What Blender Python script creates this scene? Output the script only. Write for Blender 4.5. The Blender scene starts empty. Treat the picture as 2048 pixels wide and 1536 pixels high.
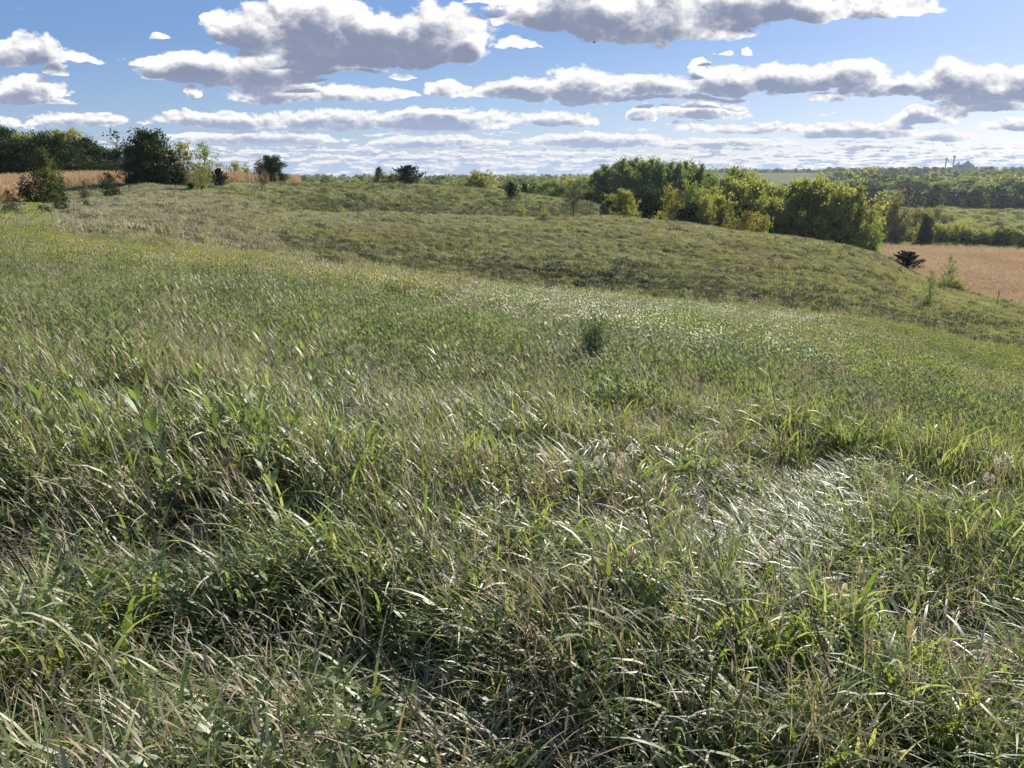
import bpy, math, random
import numpy as np
rng = np.random.default_rng(7)
random.seed(7)
R2 = math.radians
sc = bpy.context.scene
COL = sc.collection

# ------------------------------------------------------------------ camera
EYE = 1.62
PITCH = R2(15.1)
F, CX, CY = 1547.0, 1024.0, 768.0
cd = bpy.data.cameras.new('camera'); cam = bpy.data.objects.new('camera', cd); COL.objects.link(cam)
cam.location = (0, 0, EYE); cam.rotation_euler = (math.pi/2 - PITCH, 0, 0)
cd.sensor_fit = 'HORIZONTAL'; cd.sensor_width = 36.0; cd.lens = 36.0*F/2048.0
cd.clip_start = 0.05; cd.clip_end = 20000
sc.camera = cam
cT, sT = math.cos(PITCH), math.sin(PITCH)

def ray(px, py):
    a = px-CX; b = CY-py
    return (a, F*cT + b*sT, -F*sT + b*cT)
def az_dip(px, py):
    x, y, z = ray(px, py); h = math.hypot(x, y)
    return math.atan2(x, y), -z/h

# ------------------------------------------------------------------ light and sky
SUN_AZ, SUN_EL = R2(37), R2(27)      # azimuth to the right of the view direction
sl = bpy.data.lights.new('sun', 'SUN'); sl.energy = 5.0; sl.angle = R2(0.53); sl.color = (1.0, 0.95, 0.86)
sun = bpy.data.objects.new('sun', sl); COL.objects.link(sun)
sun.rotation_euler = (math.pi/2 - SUN_EL, 0, -SUN_AZ + math.pi)   # checked below
from mathutils import Vector
sdir = Vector((math.sin(SUN_AZ)*math.cos(SUN_EL), math.cos(SUN_AZ)*math.cos(SUN_EL), math.sin(SUN_EL)))
sun.rotation_euler = sdir.to_track_quat('Z', 'Y').to_euler()
sc.view_settings.view_transform = 'Standard'; sc.view_settings.look = 'None'
sc.view_settings.exposure = 0.95; sc.view_settings.gamma = 1.0
sc.render.film_transparent = False
cy = sc.cycles
cy.use_denoising = True
try: cy.denoiser = 'OPENIMAGEDENOISE'
except Exception: pass
cy.max_bounces = 6; cy.diffuse_bounces = 3; cy.glossy_bounces = 2; cy.transmission_bounces = 3; cy.transparent_max_bounces = 4
cy.volume_bounces = 0
cy.use_adaptive_sampling = False

class NT:
    def __init__(s, tree): s.t = tree; s.n = tree.nodes; s.l = tree.links
    def node(s, typ, **kw):
        n = s.n.new(typ)
        for k, v in kw.items(): setattr(n, k, v)
        return n
    def put(s, sock, v):
        if isinstance(v, bpy.types.NodeSocket): s.l.new(v, sock)
        elif v is not None: sock.default_value = v
    def m(s, op, a, b=None, c=None, clamp=False):
        n = s.node('ShaderNodeMath', operation=op, use_clamp=clamp)
        s.put(n.inputs[0], a); s.put(n.inputs[1], b); s.put(n.inputs[2], c)
        return n.outputs[0]
    def v(s, op, a, b=None, c=None):
        n = s.node('ShaderNodeVectorMath', operation=op)
        s.put(n.inputs[0], a); s.put(n.inputs[1], b)
        if c is not None: s.put(n.inputs[2], c)
        return n.outputs['Value'] if op in ('DOT_PRODUCT', 'LENGTH') else n.outputs[0]
    def comb(s, x, y, z=0.0):
        n = s.node('ShaderNodeCombineXYZ'); s.put(n.inputs[0], x); s.put(n.inputs[1], y); s.put(n.inputs[2], z); return n.outputs[0]
    def sep(s, v):
        n = s.node('ShaderNodeSeparateXYZ'); s.put(n.inputs[0], v); return n.outputs
    def noise(s, vec, scale, detail=4, rough=0.55, dim='3D', lac=2.0, out=0):
        n = s.node('ShaderNodeTexNoise', noise_dimensions=dim); s.put(n.inputs['Vector'], vec)
        n.inputs['Scale'].default_value = scale; n.inputs['Detail'].default_value = detail
        n.inputs['Roughness'].default_value = rough; n.inputs['Lacunarity'].default_value = lac
        return n.outputs[out]
    def mapr(s, v, a, b, c=0.0, d=1.0, smooth=False):
        n = s.node('ShaderNodeMapRange', interpolation_type='SMOOTHSTEP' if smooth else 'LINEAR')
        s.put(n.inputs[0], v); n.inputs[1].default_value = a; n.inputs[2].default_value = b
        n.inputs[3].default_value = c; n.inputs[4].default_value = d
        return n.outputs[0]
    def mix(s, f, a, b, mode='MIX'):
        n = s.node('ShaderNodeMix', data_type='RGBA', blend_type=mode)
        s.put(n.inputs[0], f)
        s.put(n.inputs[6], a if isinstance(a, bpy.types.NodeSocket) else (*a, 1))
        s.put(n.inputs[7], b if isinstance(b, bpy.types.NodeSocket) else (*b, 1))
        return n.outputs[2]

world = bpy.data.worlds.new('World'); sc.world = world; world.use_nodes = True
W = NT(world.node_tree); W.n.clear()
# clouds: (pixel column, pixel row of the base, half width, height above base)
CL = [(1130,40,150,95),(1330,58,190,120),(1560,22,230,80),(1780,12,120,40),(1000,5,60,25),
 (700,98,230,105),(855,104,140,105),(520,72,110,70),(600,55,130,65),(930,95,60,60),(440,50,40,20),
 (400,150,125,62),(500,155,150,78),(320,132,60,28),(650,140,120,38),(745,128,55,22),(620,110,120,18),
 (560,195,120,40),(700,192,135,28),(800,190,40,14),(600,165,60,14),
 (386,190,20,24),(325,76,40,10),(1030,98,45,24),(60,116,130,56),(155,120,50,20),(50,190,95,52),(-30,190,60,45),(105,145,26,26),
 (900,184,55,30),(1050,190,120,46),(1160,190,100,72),(1290,182,140,46),(1450,178,150,52),(1570,172,110,50),
 (1690,162,110,44),(1800,182,150,44),(1930,182,110,78),(2040,178,90,55),(1660,195,40,16),
 (1860,240,92,40),(1990,214,110,42),(1285,236,32,32),(1400,230,105,34),(1350,200,160,10),
 (450,248,190,36),(650,250,180,46),(880,250,140,56),(1110,244,100,34),(150,247,130,30),(-20,250,90,24),(80,208,90,12),
 (520,280,190,28),(860,288,145,26),(1190,287,170,32),(1490,262,135,26),(1700,268,150,34),(1890,276,70,30),(2040,256,90,26),
 (1440,110,13,7),(1497,105,20,10),(1405,135,24,14),(800,150,30,12),(1990,172,40,10),(1450,290,150,20),(1750,292,120,16)]
def uv_of(px, py):
    x, y, z = ray(px, py); return x/y, z/y
blobs = []
for (px, pb, hw, h) in CL:
    if hw > 50: h *= .88
    if pb > 235: h *= .85
    u0, v0 = uv_of(px, pb); u1, _ = uv_of(px+hw, pb); _, v1 = uv_of(px, pb-h)
    blobs.append((u0, v0, 1/(u1-u0), 1/(v1-v0)))
while len(blobs) % 3: blobs.append((0, -5, 10, 10))

tc = W.node('ShaderNodeTexCoord')
d = W.sep(tc.outputs['Generated'])
yy = W.m('MAXIMUM', d[1], 0.08)
u = W.m('DIVIDE', d[0], yy); v = W.m('DIVIDE', d[2], yy)
vc = W.m('ADD', W.m('MAXIMUM', v, 0.0), 0.03)
UV0 = W.comb(u, v, 0.0)
wA = W.mapr(v, 0.075, 0.15, 0, 1, True); wC = W.mapr(v, 0.025, 0.06, 1, 0, True)
def fmix(f, a, b): return W.m('ADD', W.m('MULTIPLY', a, W.m('SUBTRACT', 1.0, f)), W.m('MULTIPLY', b, f))
def billow(off):
    """cauliflower relief at three sizes: smaller towards the horizon, where clouds are farther off"""
    res = []
    for k, (sc_, asp) in enumerate(((13.0, 1.35), (26.0, 1.7), (60.0, 2.2))):
        q = W.v('MULTIPLY_ADD', UV0, (sc_, sc_*asp, 0), (k*3.7+off[0], k*1.9+off[1], 2.2+k))
        n = W.noise(q, 1.0, 9, 0.66)
        vo = W.node('ShaderNodeTexVoronoi', feature='SMOOTH_F1', voronoi_dimensions='2D')
        W.l.new(W.v('MULTIPLY_ADD', W.noise(q, 2.0, 2, .5, out=1), (.5, .5, 0), q), vo.inputs['Vector'])
        vo.inputs['Scale'].default_value = 1.7; vo.inputs['Detail'].default_value = 3.0; vo.inputs['Roughness'].default_value = 0.55; vo.inputs['Smoothness'].default_value = .35
        vo.normalize = True
        res.append(W.m('ADD', W.m('MULTIPLY', n, 0.82), W.m('MULTIPLY', W.m('SUBTRACT', 0.62, vo.outputs['Distance']), 0.45)))
    return fmix(wC, fmix(wA, res[1], res[0]), res[2])
warp = W.noise(W.v('MULTIPLY', UV0, (16.0, 26.0, 0)), 1.0, 3, 0.55, out=1)
wv = W.v('MULTIPLY', W.v('SUBTRACT', warp, (0.5, 0.5, 0.5)), W.comb(W.m('MULTIPLY', vc, .45), W.m('MULTIPLY', vc, 0.16), 0.0))
uv = W.v('ADD', UV0, wv)
def field(uvs):
    s = W.sep(uvs); U = W.comb(s[0], s[0], s[0]); V = W.comb(s[1], s[1], s[1]); acc = None
    for i in range(0, len(blobs), 3):
        b = blobs[i:i+3]
        ka = tuple(x[2] for x in b); kb = tuple(-x[0]*x[2] for x in b)
        va = tuple(x[3] for x in b); vb = tuple(-x[1]*x[3] for x in b)
        du = W.v('MULTIPLY_ADD', U, ka, kb); dv = W.v('MULTIPLY_ADD', V, va, vb)
        dv = W.v('MAXIMUM', dv, W.v('MULTIPLY', dv, (-3.2, -3.2, -3.2)))
        q = W.v('MULTIPLY_ADD', du, du, W.v('MULTIPLY', dv, dv))
        acc = q if acc is None else W.v('MINIMUM', acc, q)
    s = W.sep(acc)
    return W.m('SUBTRACT', 1.0, W.m('MINIMUM', s[0], W.m('MINIMUM', s[1], s[2])))
def strata(uvs):
    s = W.sep(uvs)
    n1 = W.noise(W.v('MULTIPLY', uvs, (11.0, 75.0, 0)), 1.0, 3, 0.5)
    n2 = W.noise(W.v('MULTIPLY_ADD', uvs, (30.0, 240.0, 0), (3.0, 7.0, 1.0)), 1.0, 3, 0.5)
    n = fmix(wC, n1, n2)
    cov = W.mapr(s[1], 0.004, 0.085, 0.66, -1.4)
    return W.m('ADD', W.m('MULTIPLY', W.m('SUBTRACT', n, 0.47), 5.5), cov)
off = W.comb(W.m('MULTIPLY', vc, 0.04), W.m('MULTIPLY', vc, 0.08), 0)
uv2 = W.v('ADD', uv, off)
B1 = billow((0, 0)); B2 = billow((0.06, 0.17))
F1 = W.m('MAXIMUM', field(uv), strata(uv)); F2 = W.m('MAXIMUM', field(uv2), strata(uv2))
A = 3.0
D1 = W.m('ADD', F1, W.m('MULTIPLY', W.m('SUBTRACT', B1, 0.56), A))
D2 = W.m('ADD', F2, W.m('MULTIPLY', W.m('SUBTRACT', B2, 0.56), 2.1))
alpha = W.mapr(D1, -0.04, 0.30, 0, 1, True)
front = W.mapr(d[1], 0.1, 0.3, 0, 1)
alpha = W.m('MULTIPLY', alpha, front)
shade = W.mapr(W.m('ADD', W.m('MULTIPLY', D2, 0.75), W.m('MULTIPLY', D1, 0.25)), 0.08, 0.85, 0, 1, True)
relief = W.m('MULTIPLY', W.m('SUBTRACT', B1, B2), 3.0)
shade = W.m('SUBTRACT', shade, W.m('MULTIPLY', relief, W.m('SUBTRACT', 1.12, shade)), clamp=True)
near_h = W.mapr(v, 0.0, 0.12, 1, 0)
dark = W.mix(near_h, (0.135, 0.155, 0.22), (0.235, 0.29, 0.40))
lite = W.mix(near_h, (0.58, 0.57, 0.56), (0.45, 0.45, 0.465))
ccol = W.mix(shade, lite, dark)
sky = W.node('ShaderNodeTexSky', sky_type='NISHITA'); sky.sun_disc = False
sky.sun_elevation = SUN_EL; sky.sun_rotation = SUN_AZ; sky.altitude = 200; sky.air_density = 1.0; sky.dust_density = 0.6; sky.ozone_density = 2.2
skyc = W.mix(1.0, sky.outputs[0], (0.92, 0.98, 1.25), 'MULTIPLY')
grad = W.mix(W.mapr(v, 0.0, 0.16, 0, 1), (4.4, 5.8, 7.7), (1.65, 3.3, 6.3))
skyc = W.mix(0.6, skyc, grad)
bg1 = W.node('ShaderNodeBackground'); W.l.new(skyc, bg1.inputs[0]); bg1.inputs[1].default_value = 0.052
bg2 = W.node('ShaderNodeBackground'); W.l.new(ccol, bg2.inputs[0]); bg2.inputs[1].default_value = 1.0
mx = W.node('ShaderNodeMixShader'); W.l.new(alpha, mx.inputs[0]); W.l.new(bg1.outputs[0], mx.inputs[1]); W.l.new(bg2.outputs[0], mx.inputs[2])
wo = W.node('ShaderNodeOutputWorld'); W.l.new(mx.outputs[0], wo.inputs[0])
try:
    world.cycles.sampling_method = 'MANUAL'; world.cycles.sample_map_resolution = 512
except Exception: pass

# ------------------------------------------------------------------ terrain height
# one profile per picture column: (row, distance) for ground seen, (None, distance, z) for ground hidden or far
def zof(px, py, Rr, veg): return EYE - Rr*az_dip(px, py)[1] - veg
VALLEY = [(None,700,-24),(None,1200,-21),(None,2000,-9),(None,3000,-8),(None,6000,-20)]
RIDGE = [(None,700,-24),(None,1250,-22),(None,1650,-6),(None,2050,7),(None,3000,0),(None,6000,-20)]
COLS = {
 -500:[(462,28),(440,42),(405,70),(395,90),(None,150,-1.0),(None,250,.2),(None,450,0),(None,1000,-5),(None,3000,-8),(None,6000,-20)],
 0:[(470,30),(440,42),(404,70),(396,88),(None,150,-.9),(None,250,.2),(None,450,0),(None,1000,-5),(None,3000,-8),(None,6000,-20)],
 150:[(478,31),(440,46),(406,80),(401,102),(394,116),(372,138),(None,155,-.1),(None,250,.2),(None,450,0),(None,1000,-5),(None,3000,-8),(None,6000,-20)],
 225:[(484,31),(442,48),(406,82),(398,106),(390,120),(370,138),(None,200,0),(None,300,0),(None,500,-3),(None,1000,-10),(None,3000,-8),(None,6000,-20)],
 300:[(490,32),(445,50),(404,82),(386,106),(369,132),(None,200,0),(None,300,-1.5),(None,500,-8),(None,1000,-16),(None,2000,-9),(None,6000,-20)],
 450:[(505,33),(470,52),(409,88),(388,118),(365,152),(None,205,0),(None,300,-4),(None,480,-18),(None,1000,-20),(None,2000,-9),(None,6000,-20)],
 600:[(522,34),(510,56),(415,98),(None,118,-4.6),(394,138),(364,182),(None,240,-2.5),(None,340,-12),(None,480,-22)]+VALLEY,
 750:[(541,35),(None,48,-6.3),(532,62),(420,104),(None,124,-6.4),(404,148),(364,196),(None,250,-4),(None,340,-13),(None,480,-22)]+VALLEY,
 900:[(560,36),(None,50,-8.3),(562,67),(500,84),(426,108),(None,132,-8.2),(426,152),(392,180),(370,208),(None,260,-6),(None,340,-14),(None,480,-23)]+VALLEY,
 1050:[(574,36),(None,52,-9.4),(576,69),(502,86),(431,112),(None,140,-8.2),(428,156),(400,182),(385,202),(None,260,-9),(None,340,-16),(None,480,-23)]+VALLEY,
 1200:[(586,36),(None,52,-10.3),(588,70),(506,88),(428,116),(None,150,-9.2),(414,176),(404,190),(None,240,-13),(None,320,-20),(None,480,-24)]+VALLEY,
 1350:[(600,36),(None,52,-11.2),(602,70),(518,89),(440,118),(None,150,-11.5),(None,200,-17),(None,300,-22.5)]+RIDGE,
 1500:[(620,36),(None,52,-12.2),(624,71),(545,89),(461,118),(None,160,-15),(None,220,-20.5),(None,300,-23.5)]+RIDGE,
 1750:[(650,36),(None,52,-13.4),(656,71),(585,89),(499,120),(None,150,-17),(None,195,-22.5),(None,300,-24)]+RIDGE,
 1900:[(684,37),(None,52,-14.0),(682,71),(630,89),(566,120),(None,150,-20.5),(None,185,-23.5),(None,300,-24)]+RIDGE,
 2048:[(716,38),(None,52,-14.5),(708,70),(655,90),(604,114),(None,150,-22.2),(None,185,-24),(None,300,-24)]+RIDGE,
 2400:[(770,38),(None,48,-13),(745,60),(700,88),(660,112),(None,150,-23.5),(None,185,-24),(None,300,-24)]+RIDGE,
}
LR = np.linspace(math.log(0.5), math.log(6000), 420)
RG = np.exp(LR)
def pchip(x, y, xi):
    x = np.asarray(x, float); y = np.asarray(y, float); h = np.diff(x); s = np.diff(y)/h
    m = np.zeros_like(x); m[0] = s[0]; m[-1] = s[-1]
    for i in range(1, len(x)-1):
        if s[i-1]*s[i] > 0:
            w1 = 2*h[i]+h[i-1]; w2 = h[i]+2*h[i-1]; m[i] = (w1+w2)/(w1/s[i-1]+w2/s[i])
    k = np.clip(np.searchsorted(x, xi)-1, 0, len(x)-2); t = (xi-x[k])/h[k]
    return ((1+2*t)*(1-t)**2*y[k] + t*(1-t)**2*h[k]*m[k] + t*t*(3-2*t)*y[k+1] + t*t*(t-1)*h[k]*m[k+1])
azs, profs = [], []
for px in sorted(COLS):
    kn = COLS[px]; xs = [0.0]; zs = [0.0]
    first = kn[0]; zc = zof(px, first[0], first[1], 0.5)
    xs += [6.0, 15.0]; zs += [zc*0.12, zc*0.35]
    for e in kn:
        if e[0] is None: xs.append(e[1]); zs.append(e[2])
        else: xs.append(e[1]); zs.append(zof(px, e[0], e[1], 0.5 if e[1] < 60 else 0.6))
    azs.append(az_dip(px, 450)[0]); profs.append(pchip(xs, zs, RG))
azs = np.array(azs); profs = np.array(profs)
AZG = np.linspace(azs[0], azs[-1], 260)
TAB = np.array([pchip(azs, profs[:, j], AZG) for j in range(len(RG))]).T   # az x R
kr = np.exp(-0.5*(np.arange(-8, 9)/3.2)**2); kr /= kr.sum()
TAB = np.apply_along_axis(lambda c: np.convolve(np.pad(c, 8, mode='edge'), kr, 'valid'), 0, TAB)
kr = np.exp(-0.5*(np.arange(-3, 4)/0.7)**2); kr /= kr.sum()
TAB = np.apply_along_axis(lambda c: np.convolve(np.pad(c, 3, mode='edge'), kr, 'valid'), 1, TAB)
def vnoise(x, y, s, seed=0):
    x = np.asarray(x, float)/s + seed*17.3; y = np.asarray(y, float)/s - seed*9.1
    xi = np.floor(x).astype(np.int64); yi = np.floor(y).astype(np.int64); fx = x-xi; fy = y-yi
    fx = fx*fx*(3-2*fx); fy = fy*fy*(3-2*fy)
    def hh(a, b):
        n = (a*374761393 + b*668265263 + seed*1442695) & 0x7fffffff
        n = ((n ^ (n >> 13))*1274126177) & 0x7fffffff
        return ((n ^ (n >> 16)) & 0xffff)/65535.0
    return (hh(xi, yi)*(1-fx)+hh(xi+1, yi)*fx)*(1-fy) + (hh(xi, yi+1)*(1-fx)+hh(xi+1, yi+1)*fx)*fy
def height(X, Y):
    X = np.asarray(X, float); Y = np.asarray(Y, float)
    az = np.arctan2(X, Y); Rr = np.hypot(X, Y)
    a = np.clip((az-AZG[0])/(AZG[1]-AZG[0]), 0, len(AZG)-1.001); r = np.clip((np.log(np.maximum(Rr, .5))-LR[0])/(LR[1]-LR[0]), 0, len(LR)-1.001)
    ai = a.astype(int); ri = r.astype(int); fa = a-ai; fr = r-ri
    z = (TAB[ai, ri]*(1-fa)+TAB[ai+1, ri]*fa)*(1-fr) + (TAB[ai, ri+1]*(1-fa)+TAB[ai+1, ri+1]*fa)*fr
    z = z*np.clip(Rr/1.0, 0, 1)
    bump = (vnoise(X, Y, 1.7, 1)-.5)*0.10*np.clip(Rr/3, 0, 1) + (vnoise(X, Y, 6.0, 2)-.5)*0.35*np.clip((Rr-8)/20, 0, 1)*np.clip((400-Rr)/200, 0, 1)
    return z + bump
def place(px, py, Rr):
    a = az_dip(px, py)[0]; X = Rr*math.sin(a); Y = Rr*math.cos(a)
    return X, Y, float(height(X, Y))

# ------------------------------------------------------------------ helpers
def tag(o, label=None, cat=None, group=None, kind=None):
    if label: o['label'] = label
    if cat: o['category'] = cat
    if group: o['group'] = group
    if kind: o['kind'] = kind
    return o
def mesh_np(name, verts, faces4=None, faces3=None, mats=None, midx=None, attrs=None, smooth=False):
    me = bpy.data.meshes.new(name)
    verts = np.asarray(verts, np.float32).reshape(-1, 3)
    me.vertices.add(len(verts)); me.vertices.foreach_set('co', verts.ravel())
    f4 = np.asarray(faces4 if faces4 is not None else np.zeros((0, 4)), np.int32).reshape(-1, 4)
    f3 = np.asarray(faces3 if faces3 is not None else np.zeros((0, 3)), np.int32).reshape(-1, 3)
    nl = f4.size + f3.size
    if nl:
        me.loops.add(nl); me.loops.foreach_set('vertex_index', np.concatenate([f4.ravel(), f3.ravel()]).astype(np.int32))
        me.polygons.add(len(f4)+len(f3))
        me.polygons.foreach_set('loop_start', np.concatenate([np.arange(len(f4))*4, f4.size+np.arange(len(f3))*3]).astype(np.int32))
        if midx is not None: me.polygons.foreach_set('material_index', np.asarray(midx, np.int32))
        if smooth: me.polygons.foreach_set('use_smooth', np.ones(len(f4)+len(f3), bool))
    if attrs:
        for k, (typ, dom, val) in attrs.items():
            at = me.attributes.new(k, typ, dom)
            at.data.foreach_set('vector' if typ == 'FLOAT_VECTOR' else 'value', np.asarray(val).ravel())
    me.update(calc_edges=True)
    for m_ in (mats or []): me.materials.append(m_)
    return me
def obj(name, me, parent=None, link=True):
    o = bpy.data.objects.new(name, me)
    if link: COL.objects.link(o)
    if parent is not None: o.parent = parent
    return o
def empty(name, loc=(0, 0, 0)):
    o = bpy.data.objects.new(name, None); o.empty_display_size = 0.3; COL.objects.link(o); o.location = loc; return o

# ------------------------------------------------------------------ materials
def leaf_mat(name, cols, rough=0.5, trans=0.45, spec=0.4, big=0.0, bigcol=None, tint=None):
    """foliage: colour differs per instance / per leaf patch; light also comes through"""
    m = bpy.data.materials.new(name); m.use_nodes = True; T = NT(m.node_tree); T.n.clear()
    oi = T.node('ShaderNodeObjectInfo'); geo = T.node('ShaderNodeNewGeometry')
    rnd = T.m('FRACT', T.m('ADD', oi.outputs['Random'], geo.outputs['Random Per Island']))
    cr = T.node('ShaderNodeValToRGB'); cr.color_ramp.interpolation = 'LINEAR'
    el = cr.color_ramp.elements
    while len(el) < len(cols): el.new(0.5)
    for i, c in enumerate(cols): el[i].position = i/(len(cols)-1); el[i].color = (*c, 1)
    T.l.new(rnd, cr.inputs[0]); col = cr.outputs[0]
    if bigcol is not None:
        n = T.noise(geo.outputs['Position'], big, 3, 0.6)
        col = T.mix(T.mapr(n, 0.42, 0.68, 0, .75), col, bigcol)
    p = T.node('ShaderNodeBsdfPrincipled'); T.l.new(col, p.inputs['Base Color'])
    p.inputs['Roughness'].default_value = rough; p.inputs['Specular IOR Level'].default_value = spec
    tr = T.node('ShaderNodeBsdfTranslucent')
    tcol = T.mix(1.0, col, tint or (1.15, 1.25, 0.55), 'MULTIPLY')
    T.l.new(tcol, tr.inputs[0])
    ms = T.node('ShaderNodeMixShader'); ms.inputs[0].default_value = trans
    T.l.new(p.outputs[0], ms.inputs[1]); T.l.new(tr.outputs[0], ms.inputs[2])
    out = T.node('ShaderNodeOutputMaterial'); T.l.new(ms.outputs[0], out.inputs[0])
    return m
def plain_mat(name, c1, c2, scale=4.0, rough=0.9, spec=0.03):
    m = bpy.data.materials.new(name); m.use_nodes = True; T = NT(m.node_tree); T.n.clear()
    geo = T.node('ShaderNodeNewGeometry')
    n = T.noise(geo.outputs['Position'], scale, 6, 0.6)
    col = T.mix(T.mapr(n, 0.35, 0.65), c1, c2)
    p = T.node('ShaderNodeBsdfDiffuse'); T.l.new(col, p.inputs['Color'])
    out = T.node('ShaderNodeOutputMaterial'); T.l.new(p.outputs[0], out.inputs[0])
    return m
M = {}
M['lush'] = leaf_mat('grass_green', [(0.106, 0.146, 0.043), (0.157, 0.202, 0.065), (0.224, 0.269, 0.095), (0.302, 0.314, 0.134), (0.426, 0.392, 0.235)], 0.48, 0.45, 0.72)
M['pale'] = leaf_mat('grass_pale', [(.18,.19,.09),(.26,.25,.13),(.34,.31,.18),(.40,.35,.22)], 0.58, 0.42, 0.4, tint=(1.1,1.1,.7))
M['dry'] = leaf_mat('grass_dry', [(.30,.23,.15),(.38,.31,.22),(.22,.16,.11),(.44,.38,.29)], 0.5, 0.3, 0.5, tint=(1.1,1.0,.75))
M['forb'] = leaf_mat('forb_leaf', [(.10,.14,.055),(.14,.18,.07),(.18,.22,.09),(.23,.24,.11)], 0.45, 0.45, 0.45)
M['gold'] = leaf_mat('goldenrod_flower', [(.36,.33,.10),(.41,.36,.12),(.34,.33,.15)], 0.7, 0.4, 0.2, tint=(1.1,1.05,.4))
M['goldleaf'] = leaf_mat('goldenrod_leaf', [(0.2, 0.235, 0.075), (0.26, 0.29, 0.09), (0.32, 0.33, 0.12), (0.29, 0.27, 0.14)], 0.5, 0.42, 0.5)
M['brown'] = leaf_mat('brown_grass', [(.17,.14,.09),(.21,.17,.11),(.25,.205,.135),(.17,.165,.09)], 0.6, 0.3, 0.3, tint=(1.1,1.0,.7))
M['sagegrass'] = leaf_mat('sage_grass', [(0.19, 0.2, 0.09), (0.25, 0.26, 0.115), (0.32, 0.325, 0.16), (0.39, 0.37, 0.22)], 0.68, 0.45, 0.25)
M['paleb'] = leaf_mat('grass_pale_mid', [(.20,.22,.11),(.28,.29,.15),(.37,.35,.21),(.43,.39,.26)], 0.68, 0.42, 0.25, tint=(1.1,1.1,.75))
M['forbb'] = leaf_mat('forb_leaf_mid', [(0.16, 0.185, 0.08), (0.21, 0.24, 0.105), (0.27, 0.29, 0.14)], 0.68, 0.42, 0.2)
M['brush'] = leaf_mat('dark_brush', [(.06,.075,.03),(.085,.095,.038),(.10,.09,.045),(.07,.095,.038)], 0.6, 0.25, 0.2)
M['stalk'] = plain_mat('dark_stalk', (.10,.07,.05), (.17,.12,.09), 40, .8)
M['soil'] = plain_mat('soil', (.05,.042,.026), (.085,.075,.04), 3.0, .95, .1)
M['bark'] = plain_mat('bark', (.12,.10,.08), (.07,.058,.045), 6.0, .9, .1)
M['barkpale'] = plain_mat('bark_pale', (.26,.23,.20), (.15,.13,.11), 5.0, .9, .1)
M['corn'] = leaf_mat('dry_corn', [(.50,.36,.22),(.58,.43,.27),(.43,.30,.18),(.66,.51,.34)], 0.7, 0.35, 0.2, big=.045, bigcol=(.40,.26,.155), tint=(1.1,1.0,.8))

# ------------------------------------------------------------------ ground sheet
def in_left_corn(X, Y):
    az = np.arctan2(X, Y); Rr = np.hypot(X, Y)
    pts = [(-700,88),(0,94),(50,102),(95,128),(130,140),(240,150),(440,160),(520,172),(600,190)]
    a = np.array([az_dip(p, 370)[0] for p, _ in pts]); near = np.interp(az, a, [r for _, r in pts])
    amax = az_dip(600, 360)[0]; far = np.interp(az, a, [190,190,190,190,192,194,196,200,200])
    return (az < amax) & (az > R2(-50)) & (Rr > near) & (Rr < far)
def in_right_corn(X, Y):
    # a rectangle in plan, on the valley floor
    az = np.arctan2(X, Y); Rr = np.hypot(X, Y)
    pts = [(1500,298),(1700,306),(1760,308),(1850,310),(1950,312),(2048,314),(2500,318)]
    a = np.array([az_dip(p, 490)[0] for p, _ in pts]); far = np.interp(az, a, [r for _, r in pts])
    return (az > az_dip(1560, 480)[0]) & (az < R2(48)) & (Rr > 150+np.clip((az-.45)*-60, 0, 60)) & (Rr < far)
nA = np.concatenate([np.radians(np.arange(-180, -50, 5.0)), np.radians(np.arange(-50, 50, 0.4)), np.radians(np.arange(50, 181, 5.0))])
rr = np.concatenate([[0.0], np.geomspace(0.6, 2660, 330)])
AA, RR = np.meshgrid(nA, rr, indexing='ij')
GX = RR*np.sin(AA); GY = RR*np.cos(AA); GZ = height(GX, GY)
V = np.stack([GX, GY, GZ], -1).reshape(-1, 3)
na, nr = AA.shape
i0 = (np.arange(na-1)[:, None]*nr + np.arange(nr-1)[None, :]).ravel()
quads = np.stack([i0, i0+1, i0+nr+1, i0+nr], 1)[:, ::-1]
gm = bpy.data.materials.new('ground_mat'); gm.use_nodes = True; T = NT(gm.node_tree); T.n.clear()
geo = T.node('ShaderNodeNewGeometry'); pos = geo.outputs['Position']
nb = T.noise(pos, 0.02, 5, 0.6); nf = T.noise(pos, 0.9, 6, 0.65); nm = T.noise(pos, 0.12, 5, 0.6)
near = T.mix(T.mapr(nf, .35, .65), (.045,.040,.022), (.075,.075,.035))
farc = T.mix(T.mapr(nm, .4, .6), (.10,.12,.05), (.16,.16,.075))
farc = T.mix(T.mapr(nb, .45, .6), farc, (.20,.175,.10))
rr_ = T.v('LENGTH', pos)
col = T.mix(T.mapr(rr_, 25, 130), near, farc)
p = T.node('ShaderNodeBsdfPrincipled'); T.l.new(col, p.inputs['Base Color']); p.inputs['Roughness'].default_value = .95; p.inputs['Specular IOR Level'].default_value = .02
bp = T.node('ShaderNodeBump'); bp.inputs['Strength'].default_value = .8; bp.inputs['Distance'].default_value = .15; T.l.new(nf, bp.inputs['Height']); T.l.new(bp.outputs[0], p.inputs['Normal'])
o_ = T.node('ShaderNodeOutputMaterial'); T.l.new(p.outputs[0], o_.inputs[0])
ground = obj('ground', mesh_np('ground', V, quads, mats=[gm], smooth=True)); tag(ground, kind='structure')

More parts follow.
